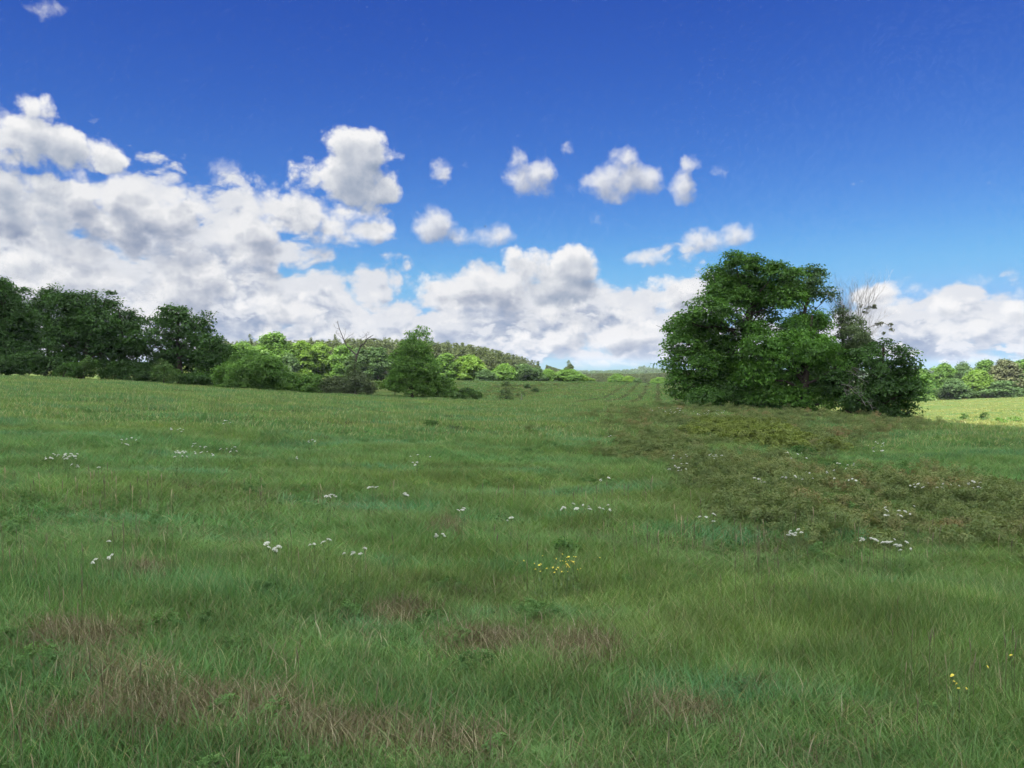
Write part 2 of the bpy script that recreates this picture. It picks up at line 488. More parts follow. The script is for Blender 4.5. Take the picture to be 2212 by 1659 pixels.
# unseen cloud inferred from the field's shade; outline, height and translucency set for light
def make_shade_cloud():
    rng = np.random.default_rng(5)
    H = 190.0
    off = np.array([SUN.x, SUN.y]) * H / SUN.z
    ol = np.array([(22, -70), (21.5, 20), (22.0, 34), (23.0, 42), (25.5, 52), (29, 64), (34, 90), (40, 140), (48, 190), (46, 232), (10, 236), (-25, 226), (-50, 212), (-85, 200),
                   (-130, 165), (-190, 140), (-215, 70), (-205, -10), (-160, -70), (-90, -95), (-20, -90)], float)
    nr = 26; na = 220
    # resample the outline
    cl = np.vstack([ol, ol[:1]]); seg = np.linalg.norm(np.diff(cl, axis=0), axis=1); s = np.concatenate([[0], np.cumsum(seg)])
    t = np.linspace(0, s[-1], na, endpoint=False)
    bx = np.interp(t, s, cl[:, 0]); by = np.interp(t, s, cl[:, 1])
    c = np.array([-85, 60.])
    V = []; 
    for sgn in (1, -1):
        for k in range(nr):
            f = math.sin((k + 1) / nr * math.pi / 2)
            x = c[0] + (bx - c[0]) * f; y = c[1] + (by - c[1]) * f
            th = math.sqrt(max(0, 1 - f * f))
            lump = 0.5 + 0.5 * np.sin(x * 0.09 + 2 * np.sin(y * 0.05)) * np.sin(y * 0.11 + 1) + 0.3 * np.sin(x * .23) * np.sin(y * .27 + 2)
            z = H + (th * (30 + 26 * lump) if sgn > 0 else -th * (5 + 4 * lump))
            V.append(np.stack([x + off[0], y + off[1], z], -1))
    V = np.concatenate(V + [[[c[0] + off[0], c[1] + off[1], H + 52]], [[c[0] + off[0], c[1] + off[1], H - 9]]])
    fs = []
    half = nr * na
    for h, flip in ((0, False), (half, True)):
        for k in range(nr - 1):
            for j in range(na):
                a = h + k * na + j; b = h + k * na + (j + 1) % na
                f = (a, b, b + na, a + na)
                fs.append(f[::-1] if not flip else f)
        for j in range(na):
            f = (2 * half + (1 if flip else 0), h + j, h + (j + 1) % na)
            fs.append(f if not flip else f[::-1])
    lp = [i for f in fs for i in f]; st = np.cumsum([0] + [len(f) for f in fs[:-1]])
    m, T, out = new_mat("shade_cloud_vapour")
    d = T.n.new('ShaderNodeBsdfDiffuse'); d.inputs[0].default_value = rgb(.9, .9, .9)
    tr = T.n.new('ShaderNodeBsdfTranslucent'); tr.inputs[0].default_value = rgb(.9, .9, .92)
    mx = T.n.new('ShaderNodeMixShader'); mx.inputs[0].default_value = 0.8
    T.l.new(d.outputs[0], mx.inputs[1]); T.l.new(tr.outputs[0], mx.inputs[2]); T.l.new(mx.outputs[0], out.inputs[0])
    o = obj("cloud", mesh_from("cloud", V, lp, st, m, True))
    tag(o, "broad white unseen cloud outlined and set low to shade and fill the near meadow", "cloud", kind='structure')


make_shade_cloud()

# ------------------------------------------------------------------ materials of the plants
M = dict(
    dark=leaf_mat("dark_leaves", (.019, .050, .013), (.047, .106, .022), .30),
    hero=leaf_mat("walnut_leaves", (.022, .066, .012), (.082, .182, .026), .34),
    brush=leaf_mat("brush_leaves", (.050, .078, .036), (.105, .135, .066), .3),
    crest=leaf_mat("blue_green_leaves", (.030, .068, .022), (.076, .140, .046), .3),
    mid=leaf_mat("green_leaves", (.032, .085, .018), (.070, .150, .030), .35),
    front=leaf_mat("fresh_leaves", (.034, .098, .015), (.096, .215, .030), .38),
    grey=leaf_mat("grey_green_leaves", (.040, .065, .030), (.085, .115, .055), .30),
    bush=leaf_mat("bush_leaves", (.035, .080, .020), (.080, .145, .035), .35),
    vine=leaf_mat("vine_leaves", (.040, .072, .028), (.090, .125, .050), .28),
    light=leaf_mat("spring_leaves", (.056, .122, .024), (.120, .215, .042), .35),
    yellow=leaf_mat("yellow_green_leaves", (.072, .142, .022), (.150, .245, .042), .38),
    deep=leaf_mat("deep_green_leaves", (.040, .085, .030), (.085, .140, .050), .30),
    pine=leaf_mat("pine_needles", (.040, .062, .022), (.085, .105, .040), .15),
    brown=leaf_mat("brown_green_leaves", (.062, .080, .036), (.108, .118, .058), .2),
    bark=bark_mat("bark", (.020, .016, .012), (.065, .055, .045)),
    pale=bark_mat("weathered_wood", (.17, .155, .145), (.38, .36, .35)),
    greyed=bark_mat("greyed_wood", (.08, .073, .067), (.19, .18, .165)),
    young=leaf_mat("young_leaves", (.050, .120, .024), (.110, .210, .042), .36),
    grim=bark_mat("dead_dark_wood", (.035, .030, .028), (.085, .075, .068)),
)


# ------------------------------------------------------------------ trees
def crown_quads(rng, lobes, leaf, cover, csize, shell=0.55, droop=0.3, flat=0.55, aspect=0.5):
    """leaf-sized faces in sprays spread through the lobes; lobes: n x 7 (centre, radii, density)"""
    Q = []; Tn = []
    for (cx, cy, cz, rx, ry, rz, dn) in lobes:
        area = 4 * math.pi * ((rx * ry) ** 1.6 / 3 + (rx * rz) ** 1.6 / 3 + (ry * rz) ** 1.6 / 3) ** (1 / 1.6)
        n = max(8, int(2.0 * area * cover * dn / (leaf * leaf * aspect)))
        per = 34
        nc = max(2, n // per)
        d = rng.normal(size=(nc, 3)); d /= np.linalg.norm(d, axis=1)[:, None]
        d[:, 2] = np.where((d[:, 2] < -0.2) & (rng.random(nc) < .4), -d[:, 2], d[:, 2])
        rr = 1 - (1 - shell) * rng.random(nc) ** 1.5
        rr *= rng.uniform(0.9, 1.06, nc)
        cc = np.array([cx, cy, cz]) + d * rr[:, None] * np.array([rx, ry, rz])
        ct = rng.uniform(0, 1, nc)
        cs = csize * rng.uniform(0.6, 1.3, nc)
        o = rng.normal(size=(nc, per, 3)); o /= np.linalg.norm(o, axis=2)[..., None]
        o *= (rng.random((nc, per, 1)) ** .45) * np.array([.85, .85, .85 * flat]) * cs[:, None, None]
        # sprays hang a little lower at their outer end
        hz = (o[..., :2] * d[:, None, :2]).sum(-1)
        o[..., 2] -= droop * np.maximum(hz, 0)
        c = (cc[:, None, :] + o).reshape(-1, 3)
        dd = np.repeat(d, per, axis=0); tt = np.repeat(ct, per)
        k = len(c)
        nr = dd * 0.55 + np.array([0, 0, .75]) + rng.normal(size=(k, 3)) * 0.55
        nr /= np.linalg.norm(nr, axis=1)[:, None]
        t = rng.normal(size=(k, 3)) + dd * 0.8 + np.array([0, 0, -droop])
        t -= nr * (t * nr).sum(1)[:, None]; t /= np.linalg.norm(t, axis=1)[:, None] + 1e-9
        s = np.cross(nr, t)
        L = leaf * rng.uniform(.65, 1.35, k)[:, None]
        w = L * aspect
        q = np.stack([c - t * L * .5, c + s * w * .5 + t * L * .05, c + t * L * .5 - nr * L * .12, c - s * w * .5 + t * L * .05], 1)
        Q.append(q); Tn.append(np.clip(tt * .75 + rng.random(k) * .25, 0, 1))
    return np.concatenate(Q), np.concatenate(Tn)


def wander(rng, a, b, n=6, amp=0.08):
    a = np.asarray(a, float); b = np.asarray(b, float)
    t = np.linspace(0, 1, n)[:, None]
    L = np.linalg.norm(b - a)
    w = np.cumsum(rng.normal(size=(n, 3)), axis=0) * amp * L / n
    w -= w[0] + (w[-1] - w[0]) * t
    return a + (b - a) * t + w


def trunk_mesh(rng, name, lobes, base, top, r0, mat, twigs=4, ns=7):
    mb = MB()
    base = np.asarray(base, float); top = np.asarray(top, float)
    tp = wander(rng, base - np.array([0, 0, .3]), top, 9, .12)
    mb.tube(tp, r0 * np.linspace(1.15, .25, 9), ns)
    for (cx, cy, cz, rx, ry, rz, dn) in lobes:
        c = np.array([cx, cy, cz])
        hgt = np.clip((cz - base[2] - 0.6 * rz) / max(top[2] - base[2], .1), .12, .9) * rng.uniform(.6, .95)
        k = hgt * 8; i = int(k); s = tp[i] + (tp[min(i + 1, 8)] - tp[i]) * (k - i)
        lp = wander(rng, s, c, 7, .15)
        rr = r0 * .42 * (1.1 - hgt)
        mb.tube(lp, np.linspace(rr, rr * .3, 7), 5)
        for _ in range(twigs):
            e = c + rng.normal(size=3) * np.array([rx, ry, rz]) * .55
            st = lp[rng.integers(3, 7)]
            mb.tube(wander(rng, st, e, 5, .2), np.linspace(rr * .35, rr * .08, 5), 4)
    return mb.mesh(name, mat, True)


def px_lobes(rng, conv, spec, Y, depth=0.5, grow=1.0):
    """lobes read as (x, y, rx, ry[, density[, depth offset]]) turned to metres about the tree's base"""
    out = []
    for s in spec:
        x, y, rx, ry = s[:4]; dn = s[4] if len(s) > 4 else 1.0
        px, py = conv(x, y); k = conv(1, 0)[0] - conv(0, 0)[0]
        rx *= k * grow; ry *= k * grow
        m = Y / F
        dy = s[5] if len(s) > 5 else rng.uniform(-depth, depth) * 2.0
        out.append([(px - CX) * m, dy, CAMZ + (HY - py) * m, rx * m, (rx + ry) * .5 * m, ry * m, dn])
    return np.array(out)


def tree(name, label, cat, px, Y, conv, spec, mat, leaf=.2, cover=2.2, csize=.6, r0=.25, seed=1, group=None, bark='bark',
         depth=.6, part="crown", top=None, twigs=3, droop=.3, shell=.55, aspect=.5, flat=.55, grow=1.0):
    rng = np.random.default_rng(seed)
    bx = (px - CX) / F * Y; bz = float(gz(bx, Y))
    lob = px_lobes(rng, conv, spec, Y, depth, grow)
    lob[:, 0] -= bx; lob[:, 2] -= bz
    root = empty(name, (bx, Y, bz))
    tag(root, label, cat, group)
    q, t = crown_quads(rng, lob, leaf, cover, csize, shell, droop, flat, aspect)
    q[..., 2] = np.maximum(q[..., 2], 0.03)
    mb = MB(); mb.add_quads(q, t)
    obj(part, mb.mesh(name + "_" + part, M[mat] if isinstance(mat, str) else mat), root)
    tz = (lob[:, 2] + lob[:, 5] * .4).max(); ti = lob[np.argmax(lob[:, 2] + lob[:, 5])]
    tp = (ti[0] * .6, ti[1] * .5, tz) if top is None else top
    obj("trunk" if part == "crown" else "stem", trunk_mesh(rng, name + "_trunk", lob, (0, 0, 0), tp, r0, M[bark], twigs), root)
    return root


# converters from the enlargements the shapes were measured on
A1 = lambda X, Y_: (X * .2451, 576 + Y_ * .2451)
A2 = lambda X, Y_: (440.5 + X * .2451, 643.8 + Y_ * .2451)
A3 = lambda X, Y_: (881 + X * .27575, 677.7 + Y_ * .27575)
A4 = lambda X, Y_: (1389 + X * .2758, 508 + Y_ * .2758)
A5 = lambda X, Y_: (1796 + X * .2451, 576 + Y_ * .2451)
AP = lambda X, Y_: (X, Y_)


def fractal(rng, mb, p, d, L, r, lev, spread=.5, up=.1, ns=5):
    n = 5
    q = p + d * L
    pts = wander(rng, p, q, n, .22)
    mb.tube(pts, np.linspace(r, r * .62, n), ns if lev > 1 else 3)
    if lev == 0: return
    for k in range(rng.integers(2, 4) + (1 if lev > 2 else 0)):
        s = pts[rng.integers(2, n)] if k else pts[-1]
        nd = d + rng.normal(size=3) * spread + np.array([0, 0, up]); nd /= np.linalg.norm(nd)
        fractal(rng, mb, s, nd, L * rng.uniform(.55, .82), r * .58, lev - 1, spread, up, ns)


def limb_path(conv, pts, Y, bx, bz, jit=0.0, rng=None):
    out = []
    for X, Y_ in pts:
        px, py = conv(X, Y_)
        out.append(((px - CX) / F * Y - bx, rng.uniform(-jit, jit) if rng is not None else 0, CAMZ + (HY - py) / F * Y - bz))
    return np.array(out)


def smooth_path(p, n=14):
    t = np.linspace(0, len(p) - 1, n); i = np.clip(t.astype(int), 0, len(p) - 2); f = t - i
    pad = np.vstack([2 * p[0] - p[1], p, 2 * p[-1] - p[-2]])
    a, b, c, d = pad[i], pad[i + 1], pad[i + 2], pad[i + 3]; f = f[:, None]
    return .5 * ((2 * b) + (-a + c) * f + (2 * a - 5 * b + 4 * c - d) * f ** 2 + (-a + 3 * b - 3 * c + d) * f ** 3)


def big_group():
    Y = 56
    tree("broadleaf_tree", "tall broad dark green tree rising highest in the clump on the meadow", "tree", 1610, Y + 1, A4,
         [(800, 270, 190, 110, 1, 0), (1000, 310, 110, 100), (640, 420, 160, 110), (900, 440, 220, 110), (470, 600, 170, 110), (290, 670, 90, 60), (380, 720, 170, 90), (1080, 500, 150, 100, .9),
          (600, 640, 130, 90, .55), (1000, 620, 170, 70, .45), (760, 690, 110, 90, .3), (330, 850, 160, 110), (240, 980, 100, 120, .8), (560, 810, 150, 100, .8), (270, 1150, 110, 120, .8), (430, 1000, 150, 120, .8),
          (560, 930, 160, 120), (620, 1080, 190, 130), (430, 1170, 130, 110, .7), (900, 560, 100, 60, .6), (560, 480, 60, 50), (1060, 250, 60, 40), (680, 200, 80, 50), (700, 900, 170, 110), (820, 800, 130, 100, .5), (760, 1060, 170, 130), (1000, 500, 180, 90), (700, 510, 150, 90), (800, 380, 240, 100), (620, 310, 120, 90), (1110, 340, 90, 70), (520, 720, 130, 80), (600, 1200, 180, 90)],
         'hero', leaf=.21, cover=1.6, csize=.85, flat=.36, shell=.5, r0=.36, grow=1.0, seed=11, depth=.9, droop=.45, twigs=5, top=(0.3, 0, 9.2))
    tree("broadleaf_tree", "blue green tree top standing just behind the right shoulder of the tallest tree", "tree", 1725, Y + 3.5, A4,
         [(1240, 340, 130, 80), (1370, 400, 90, 80), (1180, 430, 90, 80, .8), (1430, 470, 60, 60, .6), (1290, 450, 110, 60, .8), (1320, 280, 60, 40), (1300, 650, 140, 100, .6), (1140, 460, 110, 90), (1130, 380, 80, 70)],
         'crest', leaf=.21, cover=1.25, csize=.85, flat=.34, r0=.22, grow=1.0, seed=12, droop=.4)
    tree("broadleaf_tree", "rounded fresh green tree in front of the tallest tree of the clump", "tree", 1735, Y - 1.5, A4,
         [(930, 730, 110, 80), (1250, 720, 190, 100), (1400, 740, 100, 110), (1250, 880, 240, 120), (880, 870, 150, 90), (1410, 1000, 180, 110), (1380, 650, 60, 60), (1050, 960, 90, 80, .3),
          (1010, 1130, 180, 100), (1290, 1160, 220, 110), (820, 1080, 140, 110), (1480, 900, 60, 90), (1520, 1010, 80, 70), (1180, 1280, 200, 90), (1420, 1240, 90, 110), (1130, 840, 170, 100), (1100, 1000, 180, 120, .5), (950, 970, 130, 100), (1300, 1030, 180, 110), (1000, 1240, 180, 80), (1480, 1290, 100, 80), (1500, 1170, 90, 80)],
         'front', leaf=.20, cover=1.6, csize=.85, flat=.36, shell=.5, r0=.28, grow=1.0, seed=13, depth=.7, droop=.45)
    tree("shrub", "low dense shrub spreading at the foot of the tallest tree's left side", "shrub", 1570, Y - 1.5, A4,
         [(650, 1240, 210, 90), (480, 1270, 150, 70), (840, 1270, 170, 80), (950, 1310, 180, 60), (1080, 1320, 120, 55)], 'mid', leaf=.16, cover=2.0, csize=.5, r0=.06, seed=14, part="foliage", depth=.6)
    tree("shrub", "pale leaved shrub at the left foot of the clump of trees", "shrub", 1500, Y + 2, A4,
         [(440, 1210, 40, 25), (370, 1260, 60, 50, .8), (340, 1190, 30, 40, .6), (420, 1290, 70, 40)], 'light', leaf=.16, cover=1.3, csize=.4, r0=.05, seed=15, part="foliage")
    tree("ivy_covered_tree", "dull olive tree choked with vines below the bare twigs", "tree", 1838, Y + 1, A4,
         [(1540, 620, 60, 60, .5), (1620, 700, 100, 70, .8), (1600, 800, 120, 90, .8), (1690, 780, 70, 60, .6), (1580, 930, 110, 100), (1660, 880, 90, 80), (1620, 1060, 110, 90, .8), (1560, 560, 40, 40, .4), (1710, 900, 90, 80, .8), (1640, 960, 110, 90)],
         'vine', leaf=.16, cover=1.5, csize=.6, r0=.2, seed=16, depth=.5)
    tree("broadleaf_tree", "low spreading dark tree at the right end of the clump", "tree", 1905, Y - 4, A4,
         [(1800, 930, 150, 90, .9), (1980, 940, 100, 70), (1960, 1060, 160, 100, .7), (1840, 1080, 150, 100, .7), (1820, 1200, 200, 110), (2020, 1180, 110, 110), (2060, 1050, 70, 70), (1900, 1310, 170, 80), (1730, 1320, 140, 80), (1600, 1280, 110, 90, .8),
          (1850, 860, 50, 40), (2010, 890, 40, 30), (1980, 1350, 90, 50, .6), (1650, 1180, 120, 100, .8), (1570, 1150, 110, 110), (1690, 1010, 110, 90, .7), (1930, 1200, 170, 120), (2010, 1310, 110, 80), (2050, 1200, 90, 90), (1950, 1390, 130, 50), (1800, 1390, 150, 50)],
         'dark', leaf=.21, cover=1.3, csize=.85, flat=.34, r0=.2, grow=1.0, seed=17, depth=.7, droop=.3)
    # dead tree with fine pale twigs
    rng = np.random.default_rng(21)
    Yd = Y + 2.5; bx = (1850 - CX) / F * Yd; bz = float(gz(bx, Yd))
    root = empty("dead_tree", (bx, Yd, bz)); tag(root, "bare dead tree with pale twigs fanning out above the vine covered tree", "dead tree")
    mb = MB()
    fork = limb_path(A4, [(1650, 900)], Yd, bx, bz)[0]
    mb.tube(wander(rng, (0, 0, -.3), fork, 7, .1), np.linspace(.16, .11, 7), 7)
    obj("trunk", mb.mesh("dead_trunk", M['grim'], True), root)
    tw = MB()
    for tgt, lev in (((1600, 560), 4), ((1680, 560), 4), ((1740, 620), 4), ((1540, 640), 3), ((1800, 760), 3), ((1640, 640), 4), ((1480, 520), 3), ((1560, 500), 4), ((1720, 540), 4), ((1790, 660), 4)):
        e = limb_path(A4, [tgt], Yd, bx, bz)[0] + np.array([0, rng.uniform(-.8, .8), 0])
        d = e - fork; L = np.linalg.norm(d); d /= L
        mb2 = tw
        fractal(rng, mb2, fork, d, L * .62, .036, lev, .34, .12)
    p = smooth_path(limb_path(A4, [(1680, 820), (1760, 730), (1830, 700), (1890, 690), (1930, 715), (1950, 725)], Yd, bx, bz), 14)
    tw.tube(p, np.linspace(.05, .015, 14), 5)
    for k in range(4, 13):
        fractal(rng, tw, p[k], np.array([rng.uniform(-.3, .5), rng.uniform(-.4, .4), -.7 + .9 * (rng.random() > .55)]), .35, .012, 1, .5, -.05)
    obj("branches", tw.mesh("dead_twigs", M['pale']), root)
    lo = []
    for X, Y_, r in ((1795, 550, 14), (1805, 570, 10), (1700, 550, 12), (1930, 700, 16), (1945, 740, 12), (1900, 770, 12), (1860, 695, 22), (1760, 570, 14), (1830, 700, 16), (1740, 600, 12)):
        lo.append((X, Y_, r, r * .7, .45))
    lb = px_lobes(rng, A4, lo, Yd, .1); lb[:, 0] -= bx; lb[:, 2] -= bz
    q, t = crown_quads(rng, lb, .12, .8, .25)
    l2 = MB(); l2.add_quads(q, t); obj("leaves", l2.mesh("last_leaves", M['brown']), root)
    # fallen grey limbs at its foot
    Yb = Y - 6.2; bx = (1815 - CX) / F * Yb; bz = float(gz(bx, Yb))
    root = empty("dead_branch", (bx, Yb, bz)); tag(root, "grey bare branches leaning out of the dark foliage low in the clump", "branches")
    mb = MB()
    for pts, r in (([(1560, 1170), (1600, 1180), (1640, 1230), (1700, 1260), (1740, 1340)], .035), ([(1640, 1180), (1700, 1230), (1760, 1300), (1790, 1370)], .028), ([(1600, 1060), (1650, 1080), (1720, 1140)], .02), ([(1570, 1190), (1590, 1260)], .02),
                   ([(1620, 1030), (1700, 1080)], .018)):
        p = smooth_path(limb_path(A4, pts, Yb, bx, bz, .3, rng), 12)
        p[:, 2] = np.maximum(p[:, 2], .02)
        mb.tube(p, np.linspace(r * .3, r * .6, 12), 5)
        for k in range(2, 11, 2):
            fractal(rng, mb, p[k], np.array([rng.uniform(.2, .8), rng.uniform(-.4, .4), rng.uniform(-.5, .3)]), .45, r * .35, 1, .5, 0)
    obj("limbs", mb.mesh("grey_limbs", M['greyed']), root)


def left_wood():
    Y = 82
    G = "trees along the left edge of the meadow"
    kw = dict(leaf=.28, cover=1.5, csize=1.05, flat=.4, depth=1.1, group=G)
    tree("broadleaf_tree", "dark tree cut by the left edge of the view, the highest in its row", "tree", 20, Y, A1,
         [(-120, 260, 220, 150), (60, 230, 150, 100), (0, 420, 230, 170), (180, 480, 150, 140), (200, 640, 180, 130), (0, 650, 230, 170), (120, 820, 220, 110), (300, 760, 130, 110), (-150, 500, 200, 250), (50, 150, 70, 50, .8)], 'dark', r0=.25, seed=31, **kw)
    tree("broadleaf_tree", "narrow dark tree with a small pointed top between the two largest of its row", "tree", 96, Y + 5, A1,
         [(300, 250, 60, 60, .5), (430, 260, 90, 80), (400, 380, 130, 120), (340, 520, 150, 150), (440, 190, 35, 35, .7), (420, 700, 150, 200)], 'dark', r0=.2, seed=32, **kw)
    tree("broadleaf_tree", "very wide round dark tree, the bulkiest of the row at the field edge", "tree", 172, Y - 1, A1,
         [(720, 330, 230, 110), (620, 460, 200, 170), (880, 360, 120, 100, .8), (900, 500, 180, 150), (760, 560, 220, 160), (600, 640, 180, 150), (780, 740, 220, 150), (950, 700, 150, 150), (640, 830, 160, 100), (950, 250, 60, 40, .5), (560, 300, 90, 60)], 'dark', r0=.3, seed=33, **kw)
    tree("broadleaf_tree", "shorter dark tree with a ragged thin top tucked against the widest tree", "tree", 262, Y + 2, A1,
         [(1090, 370, 70, 60, .45), (1060, 480, 130, 110), (1120, 600, 150, 130), (1050, 760, 170, 140), (1180, 780, 160, 150), (1130, 420, 60, 60, .5)], 'dark', r0=.2, seed=34, **kw)
    tree("broadleaf_tree", "square topped dark tree with sky showing through on its left side", "tree", 388, Y, A1,
         [(1560, 410, 140, 70), (1580, 520, 170, 120), (1720, 520, 100, 100), (1290, 480, 120, 60, .7), (1330, 640, 150, 90, .7), (1420, 560, 90, 60, .18), (1620, 680, 190, 140), (1420, 740, 160, 120, .8), (1560, 840, 190, 110), (1360, 860, 150, 110), (1780, 440, 40, 50, .5), (1800, 640, 60, 80, .5)], 'dark', r0=.24, seed=35, **kw)
    tree("broadleaf_tree", "low rounded dark tree ending the shaded row beside the sunlit wood", "tree", 466, Y - 1, A1,
         [(1930, 680, 100, 80), (1880, 780, 140, 110), (1960, 800, 90, 110), (1880, 920, 120, 90), (1850, 640, 50, 50, .4)], 'dark', r0=.18, seed=36, **kw)
    kw = dict(leaf=.18, cover=1.8, csize=.5, part="foliage", r0=.05, group="shrubs under the shaded trees")
    tree("shrub", "round green shrub under the widest dark tree", "shrub", 132, 77, A1, [(530, 930, 110, 60), (600, 900, 90, 60)], 'mid', seed=41, **kw)
    tree("shrub", "bright green shrub glowing before the trunk of the widest dark tree", "shrub", 178, 77.5, A1, [(720, 920, 110, 55), (800, 860, 70, 70, .6)], 'bush', seed=42, **kw)
    tree("shrub", "leafy shrub below the gap beside the square topped tree", "shrub", 355, 76, A1, [(1450, 950, 110, 80, .8), (1480, 880, 60, 60, .5)], 'bush', seed=43, **kw)
    tree("shrub", "dark thicket filling the foot of the tree cut by the left edge", "shrub", 35, 79, A1, [(60, 880, 200, 80), (300, 890, 150, 70), (200, 850, 140, 80), (400, 890, 110, 90), (360, 820, 90, 80), (-60, 860, 150, 90)], 'dark', seed=44, **kw)
    tree("shrub", "dark thicket between the ragged topped tree and the square topped tree", "shrub", 270, 79, A1, [(1000, 950, 150, 70), (1180, 960, 150, 70), (1320, 980, 120, 60), (900, 900, 120, 80), (1090, 900, 120, 70), (1240, 920, 100, 70)], 'dark', seed=45, **kw)
    tree("shrub", "dark thicket under the last low tree of the shaded row", "shrub", 440, 78, A1, [(1620, 990, 140, 60), (1780, 1000, 120, 60), (1880, 1010, 80, 50)], 'dark', seed=46, **kw)


def middle_bushes():
    Y = 76
    tree("shrub", "big leafy bush, widest on the field edge left of the bare forked tree", "shrub", 545, Y, A2,
         [(350, 560, 140, 90), (240, 680, 120, 90), (450, 640, 150, 110), (560, 620, 130, 100), (660, 710, 110, 90), (300, 770, 150, 60), (500, 770, 200, 60), (680, 780, 90, 50), (170, 740, 60, 60)], 'young', leaf=.2, cover=1.9, csize=.6, r0=.1, grow=1.15, seed=51, part="foliage", depth=.7)
    tree("shrub", "lower green bush between the widest bush and the grey brush pile", "shrub", 655, Y + 1, A2,
         [(850, 770, 110, 60), (950, 740, 90, 60), (800, 790, 70, 45), (980, 800, 90, 40)], 'young', leaf=.18, cover=1.9, csize=.5, r0=.07, grow=1.15, seed=52, part="foliage", depth=.5)
    tree("shrub", "bright yellow green sunlit bush peeping over the lower bushes", "shrub", 655, 150, A2, [(870, 700, 70, 45), (830, 740, 50, 40)], 'yellow', leaf=.3, cover=1.7, csize=.8, r0=.08, seed=53, part="foliage", depth=.5)
    # the dead forked tree with vines
    rng = np.random.default_rng(61)
    bx = (768 - CX) / F * Y; bz = float(gz(bx, Y))
    root = empty("dead_tree", (bx, Y, bz)); tag(root, "dead tree forking into two bare limbs above a vine wrapped trunk", "dead tree")
    mb = MB(); br = MB()
    P = lambda pts: smooth_path(limb_path(A2, pts, Y, bx, bz), 16)
    mb.tube(P([(1335, 880), (1330, 760), (1325, 640), (1340, 540), (1348, 500)]), np.linspace(.17, .10, 16), 7)
    obj("trunk", mb.mesh("dead_forked_trunk", M['grim'], True), root)
    l1 = P([(1348, 505), (1310, 470), (1260, 425), (1235, 370), (1215, 320), (1195, 270), (1178, 205)])
    l2 = P([(1348, 505), (1370, 460), (1385, 420), (1420, 395), (1440, 360), (1495, 325)])
    br.tube(l1, np.linspace(.075, .02, 16), 6); br.tube(l2, np.linspace(.09, .022, 16), 6)
    for pts, r in (([(1238, 375), (1235, 340), (1250, 285)], .022), ([(1238, 370), (1290, 330), (1320, 320)], .02), ([(1235, 365), (1190, 330), (1160, 300)], .02), ([(1190, 275), (1165, 262), (1150, 240)], .016), ([(1250, 405), (1300, 350), (1330, 345)], .018),
                   ([(1215, 320), (1185, 315), (1155, 330)], .014), ([(1187, 240), (1165, 212)], .012), ([(1385, 430), (1380, 380), (1400, 350)], .03), ([(1425, 385), (1430, 340), (1425, 315)], .03), ([(1440, 362), (1490, 360), (1530, 365)], .022), ([(1400, 350), (1430, 338)], .018),
                   ([(1430, 330), (1460, 322)], .016), ([(1465, 345), (1500, 380), (1525, 395)], .016)):
        p = smooth_path(limb_path(A2, pts, Y, bx, bz, .25, rng), 9)
        br.tube(p, np.linspace(r, r * .35, 9), 4)
        for k in (3, 5, 7, 8):
            fractal(rng, br, p[k], np.array([rng.uniform(-.8, .8), rng.uniform(-.5, .5), rng.uniform(-.2, .9)]), .28, r * .35, 1, .5, .05)
    obj("branches", br.mesh("dead_forked_limbs", M['grim']), root)
    lb = px_lobes(rng, A2, [(1330, 580, 45, 70, .5), (1330, 690, 80, 80, .8), (1390, 620, 40, 70, .3), (1400, 450, 25, 35, .25)], Y, .4)
    lb[:, 0] -= bx; lb[:, 2] -= bz
    q, t = crown_quads(rng, lb, .14, 1.3, .4)
    m2 = MB(); m2.add_quads(q, t); obj("vine", m2.mesh("climbing_vine", M['vine']), root)
    tree("brush_pile", "grey green tangle of brush heaped round the foot of the bare forked tree", "brush", 765, Y - .5, A2,
         [(1150, 740, 110, 50), (1060, 790, 80, 45, .7), (1250, 760, 120, 70), (1370, 740, 110, 90), (1440, 790, 80, 60), (1330, 800, 140, 50), (1180, 800, 120, 45)], 'brush', leaf=.15, cover=1.6, csize=.5, r0=.05, seed=62, part="foliage", bark='pale', twigs=9)
    tree("broadleaf_tree", "young green tree with a thin upright top rising alone from the bushes", "tree", 892, Y, A2,
         [(1900, 290, 70, 45, .55), (1960, 330, 45, 45, .5), (1840, 330, 45, 40, .5), (1900, 370, 100, 60, .6), (1830, 440, 130, 80, .9), (1960, 470, 70, 80, .5), (1790, 560, 150, 110), (1930, 600, 160, 110), (1760, 690, 140, 90), (1900, 730, 170, 80), (1680, 760, 90, 60), (1850, 790, 230, 50)],
         'young', leaf=.2, cover=1.2, csize=.6, r0=.14, grow=1.02, seed=63, depth=.6)
    tree("shrub", "small bright shrub left of the young green tree", "shrub", 852, Y + 3, A2, [(1690, 700, 60, 60, .8), (1640, 750, 60, 50), (1580, 760, 60, 50, .6)], 'light', leaf=.18, cover=1.6, csize=.45, r0=.05, seed=64, part="foliage")
    tree("shrub", "dense green bush filling the edge right of the young green tree", "shrub", 945, Y + 1, A3, [(150, 520, 110, 80), (260, 560, 100, 80), (200, 610, 160, 50), (330, 600, 70, 50)], 'young', leaf=.19, cover=1.8, csize=.55, r0=.07, seed=65, part="foliage")
    tree("shrub", "low dark bush ending the line of bushes on the field edge", "shrub", 1005, Y - .5, A3, [(450, 620, 70, 40), (520, 635, 60, 30), (400, 640, 70, 25)], 'bush', leaf=.16, cover=1.9, csize=.4, r0=.05, seed=66, part="foliage")
    tree("sapling", "wispy olive sapling standing by itself past the end of the bushes", "sapling", 1093, Y + 2, A3, [(765, 560, 45, 35, .6), (760, 620, 55, 40, .7), (770, 665, 60, 25, .7)], 'vine', leaf=.15, cover=.9, csize=.4, r0=.04, seed=67, part="foliage")
